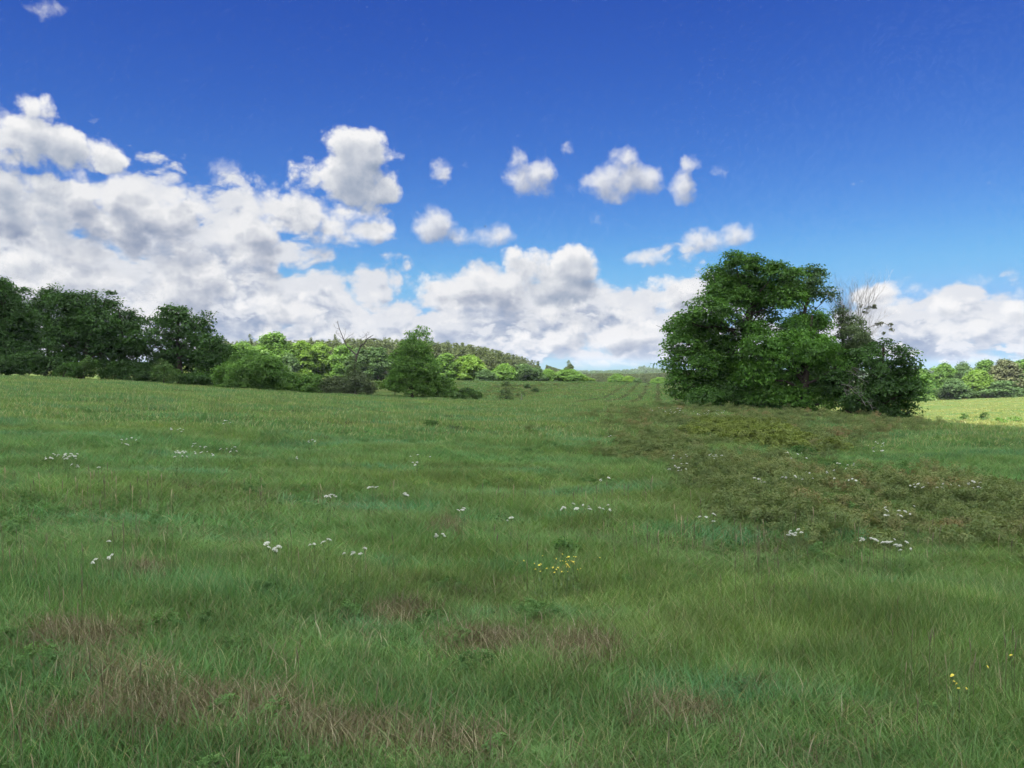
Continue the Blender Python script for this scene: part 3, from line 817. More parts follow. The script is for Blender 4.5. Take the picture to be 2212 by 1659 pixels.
    tree("sapling", "thin greyish twiggy bush beside the wispy sapling", "sapling", 1125, Y + 1, A3, [(890, 640, 35, 40, .3), (890, 680, 40, 20, .4)], 'grey', leaf=.12, cover=.7, csize=.3, r0=.025, seed=68, part="foliage", twigs=9, bark='pale')
    tree("shrub", "small dark bush alone on the brown slope below the wood", "shrub", 1157, 128, A3, [(1000, 600, 28, 18), (985, 608, 20, 10)], 'deep', leaf=.2, cover=1.8, csize=.4, r0=.04, seed=69, part="foliage")
    tree("shrub", "second small bush just behind the dark one on the brown slope", "shrub", 1138, 150, A3, [(932, 568, 25, 14), (950, 575, 20, 9)], 'deep', leaf=.22, cover=1.8, csize=.4, r0=.04, seed=70, part="foliage")


# trees of the sunlit woods: a few crowns are grown once and copied with their parts
def proto_tree(seed, mat, h=10.0, wide=3.6, leaf=.36, conifer=False):
    rng = np.random.default_rng(seed)
    lob = []
    if conifer:
        for k in range(10):
            f = k / 9; r = wide * (1 - f) ** .8 * rng.uniform(.75, 1.1) + .35
            for j in range(3 if k < 7 else 1):
                a = rng.uniform(0, 6.28)
                lob.append([math.cos(a) * r * .45, math.sin(a) * r * .45, h * (.22 + .76 * f), r * .62, r * .62, h * .05, 1])
    else:
        n = 30
        for k in range(n):
            f = k / (n - 1); z = h * (.07 + .81 * f)
            prof = math.sin(min(1, (.22 + .82 * f)) * math.pi) ** .55
            a = rng.uniform(0, 6.28); rr = wide * .6 * prof * rng.uniform(.5, 1.1)
            s = rng.uniform(.28, .44) * wide
            lob.append([math.cos(a) * rr, math.sin(a) * rr, z, s, s, s * .75, 1])
        lob.append([0, 0, h * .5, wide * .6, wide * .6, h * .3, .7])
    lob = np.array(lob)
    q, t = crown_quads(rng, lob, leaf, 1.5, .95 if not conifer else .8, droop=.25, aspect=.6, flat=.75)
    q[..., 2] = np.maximum(q[..., 2], .05)
    mb = MB(); mb.add_quads(q, t)
    cr = mb.mesh("wood_crown", M[mat])
    tr = trunk_mesh(rng, "wood_trunk", lob[::2], (0, 0, 0), (0, 0, h * .8), .22, M['bark'], 1, 5)
    z = np.percentile(q[..., 2], 99.7); x = np.percentile(np.abs(q[..., 0]), 97)
    return cr, tr, z, x


def sunlit_wood():
    protos = {}
    for k, (mat, sd) in enumerate((('light', 1), ('light', 2), ('yellow', 3), ('deep', 4), ('light', 5), ('brown', 6), ('deep', 7), ('yellow', 8))):
        protos.setdefault(mat, []).append(proto_tree(100 + sd, mat))
    for mat, sd in (('light', 21), ('yellow', 22), ('deep', 23), ('deep', 24), ('light', 25)):
        protos.setdefault('low ' + mat, []).append(proto_tree(100 + sd, mat, h=6.0))
    protos['conifer'] = [proto_tree(120, 'pine', conifer=True), proto_tree(121, 'pine', conifer=True)]
    rng = np.random.default_rng(77)
    used = set()

    def plant(name, label, cat, px, top, w, Y, mat, group):
        x = (px - CX) / F * Y; z = float(gz(x, Y))
        H = CAMZ + (HY - top) / F * Y - z
        hw = w / 2 / F * Y
        ps = protos['low ' + mat] if H < 7.5 and 'low ' + mat in protos else protos[mat]; cr, tr, pz, pxw = ps[rng.integers(len(ps))]
        root = empty(name, (x, Y, z - .1))
        root.scale = (hw / pxw, hw / pxw, H / pz)
        root.rotation_euler = (0, 0, rng.uniform(0, 6.28))
        tag(root, label, cat, group)
        obj("crown", cr, root); obj("trunk", tr, root)

    G = "sunlit trees along the far side of the meadow"
    T_ = [("wide low light green tree just right of the last dark shaded tree", 525, 739, 66, 232, 'light'),
          ("tallest rounded bright green tree in the sunlit wood behind the widest bush", 592, 720, 78, 228, 'light'),
          ("dark green tree close against the right side of the tallest sunlit tree", 622, 765, 40, 224, 'deep'),
          ("yellow green tree in the sunlit wood right of the tallest rounded one", 653, 738, 58, 232, 'yellow'),
          ("yellowish round tree left of the layered pine above the bushes", 690, 742, 52, 236, 'yellow'),
          ("light tree seen right through the fork of the bare dead tree", 745, 746, 56, 230, 'light'),
          ("deep green tree right behind the bare right limb of the dead tree", 775, 752, 48, 226, 'deep'),
          ("broad tree with a yellow top left of the thin topped young tree", 815, 751, 64, 228, 'deep'),
          ("light green tree behind the crown of the thin topped young tree", 872, 768, 60, 234, 'light'),
          ("green tree half hidden right behind the thin topped young tree", 915, 768, 54, 236, 'light'),
          ("pale green tree at the foot of the pine hill nearest the young tree", 962, 764, 54, 240, 'light'),
          ("bright yellow green tree with deep shadowed clumps below the pine hill", 1014, 769, 66, 242, 'yellow'),
          ("grey green low tree between two brighter ones below the pine hill", 1046, 798, 40, 238, 'deep'),
          ("mid green tree above the middle of the brown slope", 1090, 786, 50, 246, 'light'),
          ("twin crowned green tree with a nearly black foot under the pine hill", 1132, 786, 44, 248, 'deep'),
          ("narrow green tree after the one with the black foot", 1160, 794, 32, 250, 'deep'),
          ("small light tree where the pine hill runs out", 1184, 797, 34, 252, 'light'),
          ("wide light tree standing before the round headed lone pine", 1228, 797, 60, 256, 'light'),
          ("tiny bright yellow tree on the crest right of the lone pine", 1268, 815, 26, 262, 'yellow'),
          ("round green tree on the crest before the blue far hill", 1333, 807, 34, 270, 'light'),
          ("bright small tree next to the round one on the crest", 1358, 812, 26, 268, 'yellow'),
          ("little dark cedar like tree last on the crest before the big clump", 1377, 816, 16, 266, 'deep'),
          ("green tree showing faintly through the left edge of the big clump", 1425, 815, 40, 275, 'light'),
          ("light sunlit tree hidden mostly behind the shaded left trees", 455, 742, 60, 240, 'light')]
    for l, px, top, w, Y, mat in T_: plant("broadleaf_tree", l, "tree", px, top, w, Y, mat, G)
    plant("pine_tree", "layered grey green pine overtopping the sunlit trees left of the bare fork", "pine", 725, 729, 34, 240, 'conifer', "pines overtopping the sunlit trees")
    plant("pine_tree", "round headed lone pine where the wooded hill meets the crest", "pine", 1229, 781, 32, 275, 'conifer', "pines overtopping the sunlit trees")
    plant("pine_tree", "brownish pine top left of the tallest sunlit tree", "pine", 540, 727, 30, 262, 'conifer', "pines overtopping the sunlit trees")
    plant("pine_tree", "small pine top peeping between the two yellowish sunlit trees", "pine", 672, 734, 28, 262, 'conifer', "pines overtopping the sunlit trees")
    G = "sunlit trees beyond the bright field"
    R_ = [("first green tree beside the right end of the dark clump", 1985, 798, 62, 176, 'light'),
          ("taller green tree just past the first one beyond the bright field", 2040, 785, 50, 184, 'light'),
          ("low round tree in front of the taller green tree by the bright field", 2062, 818, 54, 176, 'deep'),
          ("green tree left of the brightest low one beyond the bright field", 2080, 785, 42, 186, 'deep'),
          ("brightest low yellow green tree at the far edge of the bright field", 2112, 800, 54, 178, 'yellow'),
          ("tall tree with a small spike on top left of the brown one", 2128, 778, 46, 188, 'light'),
          ("dull brown green tree in the row beyond the bright field", 2168, 777, 60, 182, 'brown'),
          ("low grey green tree at the foot of the dull brown one", 2165, 822, 66, 174, 'deep'),
          ("light tree at the right edge of the view past the brown one", 2218, 777, 60, 184, 'light'),
          ("dark low tree behind the right end of the clump", 1945, 800, 50, 182, 'deep'),
          ("light green tree out past the right edge of the view", 2285, 778, 70, 184, 'light'),
          ("round green tree farthest right beyond the bright field", 2360, 775, 70, 186, 'light')]
    for l, px, top, w, Y, mat in R_: plant("broadleaf_tree", l, "tree", px, top, w, Y, mat, G)
    G = "small bushes out on the sunlit field"
    for i, (l, X, Y_, r) in enumerate((("left of the two small bushes out on the sunlit field", 1165, 1325, 36), ("right and wider of the two small bushes out on the sunlit field", 1340, 1325, 46), ("low faint bush right of the pair on the sunlit field", 1490, 1350, 28), ("last low faint bush on the sunlit field near the right edge", 1640, 1345, 30))):
        px, py = A5(X, Y_); x, y = ground_at(px, py + 6)
        y = max(y, 62.)
        tree("shrub", l, "shrub", px, y, A5, [(X, Y_ - 6, r, r * .62, .8), (X + r * .7, Y_ + 8, r * .7, r * .35, .7), (X - r * .5, Y_ + 4, r * .6, r * .4, .6)], 'bush' if i < 2 else 'light', leaf=.16, cover=.9, csize=.35, r0=.03, seed=90 + i, part="foliage", group=G, depth=.2)


# ------------------------------------------------------------------ scattered cover (stuff)
def scatter(name, label, cat, sources, pts, rotz, tilt, scl, idx):
    """one object whose points carry copies of small meshes nobody could count"""
    me = bpy.data.meshes.new(name)
    me.vertices.add(len(pts)); me.vertices.foreach_set('co', np.asarray(pts, np.float32).ravel())
    a = me.attributes.new('rot', 'FLOAT_VECTOR', 'POINT')
    rot = np.zeros((len(pts), 3), np.float32); rot[:, 2] = rotz; rot[:, 0] = tilt
    a.data.foreach_set('vector', rot.ravel())
    a = me.attributes.new('scl', 'FLOAT_VECTOR', 'POINT'); a.data.foreach_set('vector', np.asarray(scl, np.float32).ravel())
    a = me.attributes.new('idx', 'INT', 'POINT'); a.data.foreach_set('value', np.asarray(idx, np.int32))
    col = bpy.data.collections.new(name + "_sources")
    for k, s in enumerate(sources):
        col.objects.link(bpy.data.objects.new("%s_source_%02d" % (name, k), s))
    g = bpy.data.node_groups.new(name + "_scatter", 'GeometryNodeTree')
    g.interface.new_socket('Geometry', in_out='INPUT', socket_type='NodeSocketGeometry')
    g.interface.new_socket('Geometry', in_out='OUTPUT', socket_type='NodeSocketGeometry')
    n = g.nodes; gi = n.new('NodeGroupInput'); go = n.new('NodeGroupOutput')
    ci = n.new('GeometryNodeCollectionInfo'); ci.inputs['Collection'].default_value = col
    ci.inputs['Separate Children'].default_value = True; ci.inputs['Reset Children'].default_value = True
    ip = n.new('GeometryNodeInstanceOnPoints'); ip.inputs['Pick Instance'].default_value = True
    def na(nm, ty):
        x = n.new('GeometryNodeInputNamedAttribute'); x.data_type = ty; x.inputs['Name'].default_value = nm
        return [s for s in x.outputs if s.enabled and s.name == 'Attribute'][0]
    L = g.links.new
    L(gi.outputs[0], ip.inputs['Points']); L(ci.outputs[0], ip.inputs['Instance'])
    L(na('idx', 'INT'), ip.inputs['Instance Index'])
    L(na('rot', 'FLOAT_VECTOR'), ip.inputs['Rotation'])
    L(na('scl', 'FLOAT_VECTOR'), ip.inputs['Scale']); L(ip.outputs[0], go.inputs[0])
    o = obj(name, me)
    md = o.modifiers.new("scatter", 'NODES'); md.node_group = g
    return tag(o, label, cat, kind='stuff')


def blades(rng, mb, n, h0, h1, w, spread, lean=.35, seg=3, tint=(0, 1)):
    for _ in range(n):
        a = rng.uniform(0, 6.28); r = spread * math.sqrt(rng.random())
        p = np.array([math.cos(a) * r, math.sin(a) * r, -.02])
        h = rng.uniform(h0, h1); d = rng.uniform(0, 6.28); le = rng.uniform(.05, lean) * h * 1.3
        dv = np.array([math.cos(d), math.sin(d), 0]); e = rng.uniform(0, 6.28)
        s = np.array([math.cos(e), math.sin(e), 0]) * w * rng.uniform(.7, 1.3) * .5
        V = []; 
        for k in range(seg):
            f = k / seg
            c = p + dv * le * f ** 2 + np.array([0, 0, h * (f - .12 * f * f)])
            V += [c - s * (1 - f * .55), c + s * (1 - f * .55)]
        V.append(p + dv * le + np.array([0, 0, h * .88]))
        fs = [(2 * k, 2 * k + 1, 2 * k + 3, 2 * k + 2) for k in range(seg - 1)] + [(2 * seg - 2, 2 * seg - 1, 2 * seg)]
        mb.add(V, fs, rng.uniform(*tint))


def mown_rows(T, p, col):
    """dry rows left by the mower on the rise beyond the near crest"""
    sp = T.n.new('ShaderNodeSeparateXYZ'); T.l.new(p, sp.inputs[0])
    w = T.m('MULTIPLY_ADD', sp.outputs[1], -.175, sp.outputs[0])
    w = T.m('ADD', w, T.m('MULTIPLY', T.noise(p, .12, 2, .5, dims='3D'), 1.2))
    st = T.ss(T.m('SINE', T.m('MULTIPLY', w, 2.6)), .25, .9)
    mk = T.m('MULTIPLY', T.ss(sp.outputs[1], 66, 80), T.m('MULTIPLY', T.ss(w, -9.5, -7.5), T.ss(w, 3, 6, 1, 0)))
    mk = T.m('MULTIPLY', mk, T.ss(T.noise(p, .2, 3, .6, dims='3D'), .30, .5))
    return T.mix(T.m('MULTIPLY', T.m('MULTIPLY', st, mk), .9), col, rgb(.062, .066, .030))


def grass_mat(name, cols, dry, trans=.35):
    """cols: three greens that alternate over the field in broad patches"""
    m, T, out = new_mat(name)
    geo = T.n.new('ShaderNodeNewGeometry'); p = geo.outputs['Position']
    n1 = T.noise(T.v('MULTIPLY', p, (.5, 1.0, 0)), .11, 4, .6, dims='3D'); n2 = T.noise(T.v('MULTIPLY', p, (.45, 1.0, 0)), .55, 4, .6, dims='3D'); n3 = T.noise(p, 2.3, 2, .5, dims='3D')
    col = T.mix(T.ss(n1, .38, .60), rgb(*cols[0]), rgb(*cols[1]))
    col = T.mix(T.ss(n2, .50, .68), col, rgb(*cols[2]))
    col = mown_rows(T, p, col)
    ti = attr(T, 'tint')
    col = T.mix(T.m('MULTIPLY', T.ss(ti, .82, .94), .75), col, rgb(*dry))
    oi = T.n.new('ShaderNodeObjectInfo')
    k = T.m('MULTIPLY_ADD', oi.outputs['Random'], .18, T.m('MULTIPLY_ADD', T.m('FRACT', T.m('MULTIPLY', ti, 7.3)), .35, .52))
    k = T.m('ADD', k, T.m('MULTIPLY_ADD', n3, .5, -.1))
    k = T.m('MULTIPLY', k, T.ss(T.noise(T.v('MULTIPLY', p, (.5, 1., 0)), 1.1, 4, .65, dims='3D'), .3, .7, .72, 1.22))
    col = T.v('MULTIPLY', col, T.scale((1., 1., 1.), k))
    leafy(T, out, col, trans, gloss=.015, rough=.4)
    return m


def in_poly(px, py, poly):
    ins = np.zeros(len(px), bool); j = len(poly) - 1
    for i in range(len(poly)):
        xi, yi = poly[i]; xj, yj = poly[j]
        c = ((yi > py) != (yj > py)) & (px < (xj - xi) * (py - yi) / (yj - yi + 1e-9) + xi)
        ins ^= c; j = i
    return ins


BAND = [(1300, 905), (1420, 892), (1500, 882), (1700, 890), (1960, 903), (2040, 925), (1900, 940), (1800, 958), (1770, 985), (1600, 955), (1500, 985), (1640, 1005), (1800, 1035), (1960, 1062), (2100, 1070), (2330, 1085),
        (2330, 1235), (2200, 1195), (2050, 1180), (1900, 1162), (1750, 1140), (1620, 1128), (1545, 1100), (1600, 1062), (1480, 1010), (1345, 985), (1290, 955)]
LUSH = [(1490, 915), (1600, 920), (1720, 950), (1780, 985), (1700, 985), (1560, 955)]
DEAD = [(430, 1560, 260, 55), (150, 1395, 130, 40), (250, 1485, 120, 48), (720, 1610, 150, 44), (1050, 1405, 110, 24), (1265, 1425, 80, 40), (860, 1335, 60, 20), (120, 1600, 120, 40),
        (300, 1250, 60, 18), (960, 1150, 40, 20), (1000, 1640, 140, 20), (1480, 1560, 110, 24)]
SLOPE = [(1040, 866), (1060, 832), (1260, 828), (1180, 845), (1110, 868)]


def field_points(rng, n, d0, d1, umax=.78, p=1.0):
    """spots on the meadow inside the wedge the camera looks into, with a margin"""
    t = rng.random(n)
    d = (d0 ** (2 - p) + t * (d1 ** (2 - p) - d0 ** (2 - p))) ** (1 / (2 - p))
    u = rng.uniform(-umax, umax, n)
    x = u * d + rng.uniform(-1.5, 1.5, n) * np.clip(1.5 - d / 20, 0, 1); y = d
    return x, y


def dead_amount(px, py):
    a = np.zeros(len(px))
    for cx, cy, rx, ry in DEAD:
        a = np.maximum(a, np.clip(1.3 - ((px - cx) / rx) ** 2 - ((py - cy) / ry) ** 2, 0, 1))
    return a


def meadow():
    rng = np.random.default_rng(9)
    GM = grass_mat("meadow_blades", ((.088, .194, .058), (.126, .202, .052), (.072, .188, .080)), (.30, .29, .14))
    GS = grass_mat("sun_tinted_blades", ((.165, .195, .055), (.200, .212, .068), (.178, .205, .060)), (.28, .26, .13))  # lit copy of the meadow blades, sun's paler yellow put into the colour
    SM = grass_mat("seed_stems", ((.13, .13, .07), (.11, .095, .06), (.12, .14, .06)), (.28, .24, .14), .15)
    DM = grass_mat("dry_blades", ((.152, .138, .076), (.104, .090, .048), (.12, .128, .055)), (.42, .38, .26), .25)
    WM = leaf_mat("weed_leaves", (.056, .130, .036), (.098, .180, .050), .3, 1.5)
    BM = leaf_mat("bramble_leaves", (.076, .128, .042), (.145, .168, .060), .3, .45, (.150, .108, .055))
    LM = leaf_mat("lush_leaves", (.085, .120, .025), (.140, .175, .040), .3, 1.0)
    src = []
    def tuft(mat, *a, **k):
        mb = MB(); blades(rng, mb, *a, **k); return mb.mesh("tuft", mat)
    near = [tuft(GM, 36, .06, .25, .0048, .17, .75) for _ in range(5)]                                   # 0-4
    mids = [tuft(GM, 28, .08, .28, .011, .27, .8, seg=2) for _ in range(4)]                              # 5-8
    fars = [tuft(GM, 24, .09, .28, .030, .55, .8, seg=2) for _ in range(3)]                              # 9-11
    sun_tinted = [tuft(GS, 22, .10, .26, .05, .6, .5, seg=2) for _ in range(2)]                               # 12-13
    vfar = [tuft(GM, 22, .12, .30, .09, 1.1, .5, seg=2) for _ in range(2)]                               # 14-15
    src = near + mids + fars + sun_tinted + vfar
    P, RZ, S, I = [], [], [], []
    def lay(n, d0, d1, ids, smin, smax, p=1.0, keep=None, hvar=True):
        x, y = field_points(rng, n, d0, d1, p=p)
        z = gz(x, y); px, py = proj(x, y, z)
        k = keep(x, y, px, py) if keep else np.ones(n, bool)
        k &= rng.random(n) < np.where(dead_amount(px, py) > .35, .12, 1)
        x, y, z = x[k], y[k], z[k]; m = len(x)
        s = rng.uniform(smin, smax, m)
        hh = s * (0.82 + .34 * np.sin(x * .9 + 1.7 * np.sin(y * .6)) * np.sin(y * 1.1 + .5)) if hvar else s
        P.append(np.stack([x, y, z], -1)); RZ.append(rng.uniform(0, 6.28, m)); S.append(np.stack([s, s, hh], -1)); I.append(rng.choice(ids, m))
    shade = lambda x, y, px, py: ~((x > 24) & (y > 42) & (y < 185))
    lay(16000, 2.2, 9.5, range(0, 5), .8, 1.25, p=.6)
    lay(24000, 8.5, 26, range(5, 9), .8, 1.25, p=.8)
    lay(34000, 24, 92, range(9, 12), .75, 1.2, p=.9, keep=shade)
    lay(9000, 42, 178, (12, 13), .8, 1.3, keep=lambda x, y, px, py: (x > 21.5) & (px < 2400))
    lay(9000, 88, 225, (14, 15), .8, 1.3, keep=lambda x, y, px, py: (px > 1000) & (px < 1500))
    scatter("meadow_grass", "green grass covering the meadow from the near ground to the far crest", "grass", src, np.concatenate(P), np.concatenate(RZ), 0, np.concatenate(S), np.concatenate(I))

    # stems with seed heads
    def stem_tuft(n, h0, h1, w):
        mb = MB()
        blades(rng, mb, n, h0, h1, w, .22, .22, seg=2)
        for _ in range(n // 2):
            a = rng.uniform(0, 6.28); r = .2 * math.sqrt(rng.random()); h = rng.uniform(h0, h1)
            c = np.array([math.cos(a) * r, math.sin(a) * r, h])
            mb.tube([c - (0, 0, h), c, c + (0.005, 0, .05), c + (.012, 0, .10)], [w * .35, w * .35, w * 1.1, w * .3], 4, rng.uniform(0, 1))
        return mb.mesh("seed_stem", SM)
    ss_ = [stem_tuft(4, .20, .42, .0035) for _ in range(3)] + [stem_tuft(4, .2, .40, .006) for _ in range(2)]
    n = 1500
    x, y = field_points(rng, n, 3, 13, p=.7); z = gz(x, y)
    patch = np.sin(x * .6 + 2 * np.sin(y * .35)) * np.sin(y * .8 + x * .3) + rng.normal(size=n) * .5
    k = (patch > .5) & (rng.random(n) < .6)
    x, y, z = x[k], y[k], z[k]; n = len(x)
    scatter("seeding_grass", "thin brownish stems of seeding grass standing above the green grass", "grass", ss_, np.stack([x, y, z], -1), rng.uniform(0, 6.28, n), 0, np.repeat(rng.uniform(.7, 1.2, n)[:, None], 3, 1), np.where(y < 9, rng.integers(0, 3, n), rng.integers(3, 5, n)))

    # dry dead patches in front
    dt = []
    for _ in range(4):
        mb = MB(); blades(rng, mb, 30, .05, .22, .0055, .2, 1.0, tint=(0, 1))
        dt.append(mb.mesh("dry_tuft", DM))
    n = 40000
    x, y = field_points(rng, n, 2.6, 14, p=.8); z = gz(x, y); px, py = proj(x, y, z)
    k = rng.random(n) < np.maximum(dead_amount(px, py) * 1.1, .035)
    x, y, z = x[k], y[k], z[k]; n = len(x)
    scatter("dry_grass", "straw brown dead grass lying in patches in the near meadow", "dry grass", dt, np.stack([x, y, z], -1), rng.uniform(0, 6.28, n), 0, np.repeat(rng.uniform(.7, 1.25, n)[:, None], 3, 1), rng.integers(0, 4, n))

    # broad leaved weeds
    def weed(mat, n, h, r, leaf, aspect=.55):
        lob = np.array([[0, 0, h * .55, r, r, h * .5, 1.0]])
        q, t = crown_quads(rng, lob, leaf, n, leaf * 2.2, .35, .2, .7, aspect)
        q[..., 2] = np.maximum(q[..., 2], .01)
        mb = MB(); mb.add_quads(q, t)
        return mb.mesh("weed", mat)
    wt = [weed(WM, .42, .18, .12, .018), weed(WM, .38, .24, .15, .024), weed(WM, .42, .14, .2, .016)]
    n = 9000
    x, y = field_points(rng, n, 3, 30, p=.9); z = gz(x, y)
    patch = np.sin(x * .5 + 1.5 * np.sin(y * .3 + 1)) * np.sin(y * .55 - x * .2 + 2) + rng.normal(size=n) * .75
    k = patch > .95
    x, y, z = x[k], y[k], z[k]; n = len(x)
    scatter("meadow_weeds", "low broad leaved weeds mixed through the near grass", "weeds", wt, np.stack([x, y, z], -1), rng.uniform(0, 6.28, n), 0, np.repeat(rng.uniform(.45, .95, n)[:, None], 3, 1), rng.integers(0, 3, n))

    # brown brambles
    def bramble(n, h, r, leaf):
        lob = np.array([[0, 0, h * .5, r, r, h * .5, 1.0]])
        q, t = crown_quads(rng, lob, leaf, n, leaf * 2.6, .3, .2, .9, .5)
        q[..., 2] = np.maximum(q[..., 2], .01)
        mb = MB(); mb.add_quads(q, t); blades(rng, mb, 16, h * .6, h * 1.35, .011, r, .5, seg=2)
        return mb.mesh("bramble", BM)
    bt = [bramble(.42, .34, .26, .04), bramble(.36, .44, .3, .044), bramble(.4, .28, .36, .038)]
    n = 60000
    x, y = field_points(rng, n, 8.5, 60, p=1.15); z = gz(x, y); px, py = proj(x, y, z)
    rag = 26 * np.sin(x * 1.3 + 2 * np.sin(y * .7)) + 14 * np.sin(y * 2.1 + x)
    jx = rng.normal(size=n) * 38; jy = rng.normal(size=n) * (4 + (py - 880).clip(0) * .06)
    clump = np.sin(x * .9 + 1.4 * np.sin(y * .5)) * np.sin(y * .7 - x * .4 + 1)
    k = in_poly(px + rag + jx, py + rag * .25 + jy, BAND) & (rng.random(n) < np.where(py < 965, .13, np.where(py < 1030, .32, .48)) * np.clip(.9 + 1.3 * clump, .1, 3)) & ~in_poly(px, py, LUSH)
    x, y, z = x[k], y[k], z[k]; n = len(x)
    s = rng.uniform(.5, 1.1, n) * np.clip(.75 + y / 110, .8, 1.3)
    scatter("bramble_thicket", "reddish brown and olive brambles in a ragged band across the right of the meadow", "brambles", bt, np.stack([x, y, z], -1), rng.uniform(0, 6.28, n), 0, np.stack([s, s, s * np.where(py[k] > 1000, 1.15, .9)], -1), rng.integers(0, 3, n))
    # the same growth, thinner, on the slope below the wood
    n = 3000
    x = rng.uniform(-14, 30, n); y = rng.uniform(92, 215, n); z = gz(x, y); px, py = proj(x, y, z)
    k = in_poly(px, py, SLOPE)
    x, y, z = x[k], y[k], z[k]; n = len(x)
    k = rng.random(n) < .35; x, y, z = x[k], y[k], z[k]; n = len(x)
    s = rng.uniform(.9, 1.7, n)
    scatter("slope_brambles", "brown scrub covering the far slope below the sunlit wood", "brambles", bt, np.stack([x, y, z], -1), rng.uniform(0, 6.28, n), 0, np.stack([s * 1.2, s * 1.2, s * .5], -1), rng.integers(0, 3, n))
    # yellow-green lush growth
    lt = [weed(LM, .7, .5, .38, .07), weed(LM, .7, .4, .42, .065)]
    n = 9000
    x, y = field_points(rng, n, 20, 60, p=1.1); z = gz(x, y); px, py = proj(x, y, z)
    k = in_poly(px + rng.normal(size=n) * 22, py + rng.normal(size=n) * 6, LUSH) & (rng.random(n) < .55)
    x, y, z = x[k], y[k], z[k]; n = len(x)
    s = rng.uniform(.6, 1.2, n)
    scatter("lush_weeds", "yellow green leafy weeds piled up in front of the clump of trees", "weeds", lt, np.stack([x, y, z], -1), rng.uniform(0, 6.28, n), 0, np.stack([s, s, s * .9], -1), rng.integers(0, 2, n))

    # dark weed clumps one can pick out
    for i, (l, px, py, w, h, mt) in enumerate((
            ("dark green clump of weeds standing out on the smooth far part of the meadow", 933, 917, 26, 20, 'dark'),
            ("blue green bush low in the brambles, the largest dark spot there", 1665, 1058, 44, 40, 'deep'),
            ("small dark clump beside the white flowers at the edge of the brambles", 1800, 1012, 26, 22, 'dark'),
            ("flat dark clump of weeds right behind the two paler mid meadow tufts", 978, 926, 40, 10, 'grey'),
            ("low green plant above the yellow flowers in the near meadow", 1225, 1190, 44, 60, 'mid'),
            ("dark low plant under a pair of white flowers in the mid meadow", 1085, 1130, 60, 24, 'deep'),
            ("dark clump growing below the yellow green weeds near the clump of trees", 1740, 978, 50, 30, 'dark'),
            ("dark leafy clump at the bottom right of the near meadow", 1495, 1500, 60, 50, 'mid'),
            ("olive clump right of the dark one at the bottom of the meadow", 1610, 1490, 60, 36, 'vine'),
            ("small dark tuft in the middle of the far meadow", 1070, 940, 26, 10, 'deep'))):
        x, y = ground_at(px, py + h * .45)
        tree("weed_clump", l, "weeds", px, y, AP, [(px - w * .2, py, w * .35, h * .45), (px + w * .2, py + h * .1, w * .32, h * .38), (px, py + h * .2, w * .5, h * .3)], mt, leaf=max(.05, .0022 * y), cover=1.1, csize=.12 + .004 * y, r0=.01, seed=200 + i, part="foliage", depth=.05, twigs=1)


def pine_wood():
    protos = [proto_tree(130 + k, 'pine', h=12, wide=2.3, leaf=.42, conifer=True) for k in range(4)]
    src = [p[0] for p in protos]
    rng = np.random.default_rng(15)
    # hill side
    n = 2800
    y = rng.uniform(285, 470, n); px = rng.uniform(440, 1275, n); x = (px - CX) / F * y
    z = gz(x, y)
    s = rng.uniform(.75, 1.15, n)
    topline = np.interp(px, [440, 700, 850, 930, 1000, 1060, 1110, 1160, 1200, 1250, 1290], [742, 738, 733, 737, 745, 756, 769, 783, 797, 810, 822])
    top = HY - (z + 12 * s - CAMZ) / y * F
    k = (top > topline - 3)
    # farther pines on the low ground
    n2 = 800
    y2 = rng.uniform(420, 640, n2); px2 = rng.uniform(1180, 1500, n2); x2 = (px2 - CX) / F * y2; z2 = gz(x2, y2)
    s2 = rng.uniform(.7, 1.1, n2) * .95
    tl2 = np.interp(px2, [1160, 1200, 1250, 1300, 1370, 1440, 1500], [783, 796, 809, 807, 809, 806, 804])
    s2 *= 1.15; t2 = HY - (z2 + 12 * s2 - CAMZ) / y2 * F
    s2 = np.where(t2 < tl2, s2 * np.clip(((HY - tl2) * y2 / F + CAMZ - z2) / (12 * s2), .35, 1), s2)
    X = np.concatenate([x[k], x2]); Yy = np.concatenate([y[k], y2]); Z = np.concatenate([z[k], z2]); S = np.concatenate([s[k], s2])
    m = len(X)
    scatter("pine_wood", "brownish green pine wood covering the low hill beyond the meadow", "wood", src, np.stack([X, Yy, Z], -1), rng.uniform(0, 6.28, m), 0, np.stack([S, S, S], -1), rng.integers(0, 4, m))
    # far hill
    br = [proto_tree(140 + k, 'deep', h=14, wide=6, leaf=1.6)[0] for k in range(2)]
    n = 1500
    y = rng.uniform(900, 1900, n); px = rng.uniform(1150, 2400, n); x = (px - CX) / F * y; z = gz(x, y)
    top = HY - (z + 13 - CAMZ) / y * F
    lift = np.interp(px, [1150, 1300, 1360, 1390, 1420, 1470, 1700, 2400], [2, 3, 6, 13, 8, 6, 4, 4]) * y / F + (CAMZ - 13 - z)
    lift *= np.clip((y - 900) / 1000, 0, 1)
    sc = 1 + np.maximum(lift, 0) / 13
    scatter("far_wood", "hazy blue green wood on the farthest hill on the skyline", "wood", br, np.stack([x, y, z], -1), rng.uniform(0, 6.28, n), 0, np.stack([sc ** .5, sc ** .5, sc], -1), rng.integers(0, 2, n))


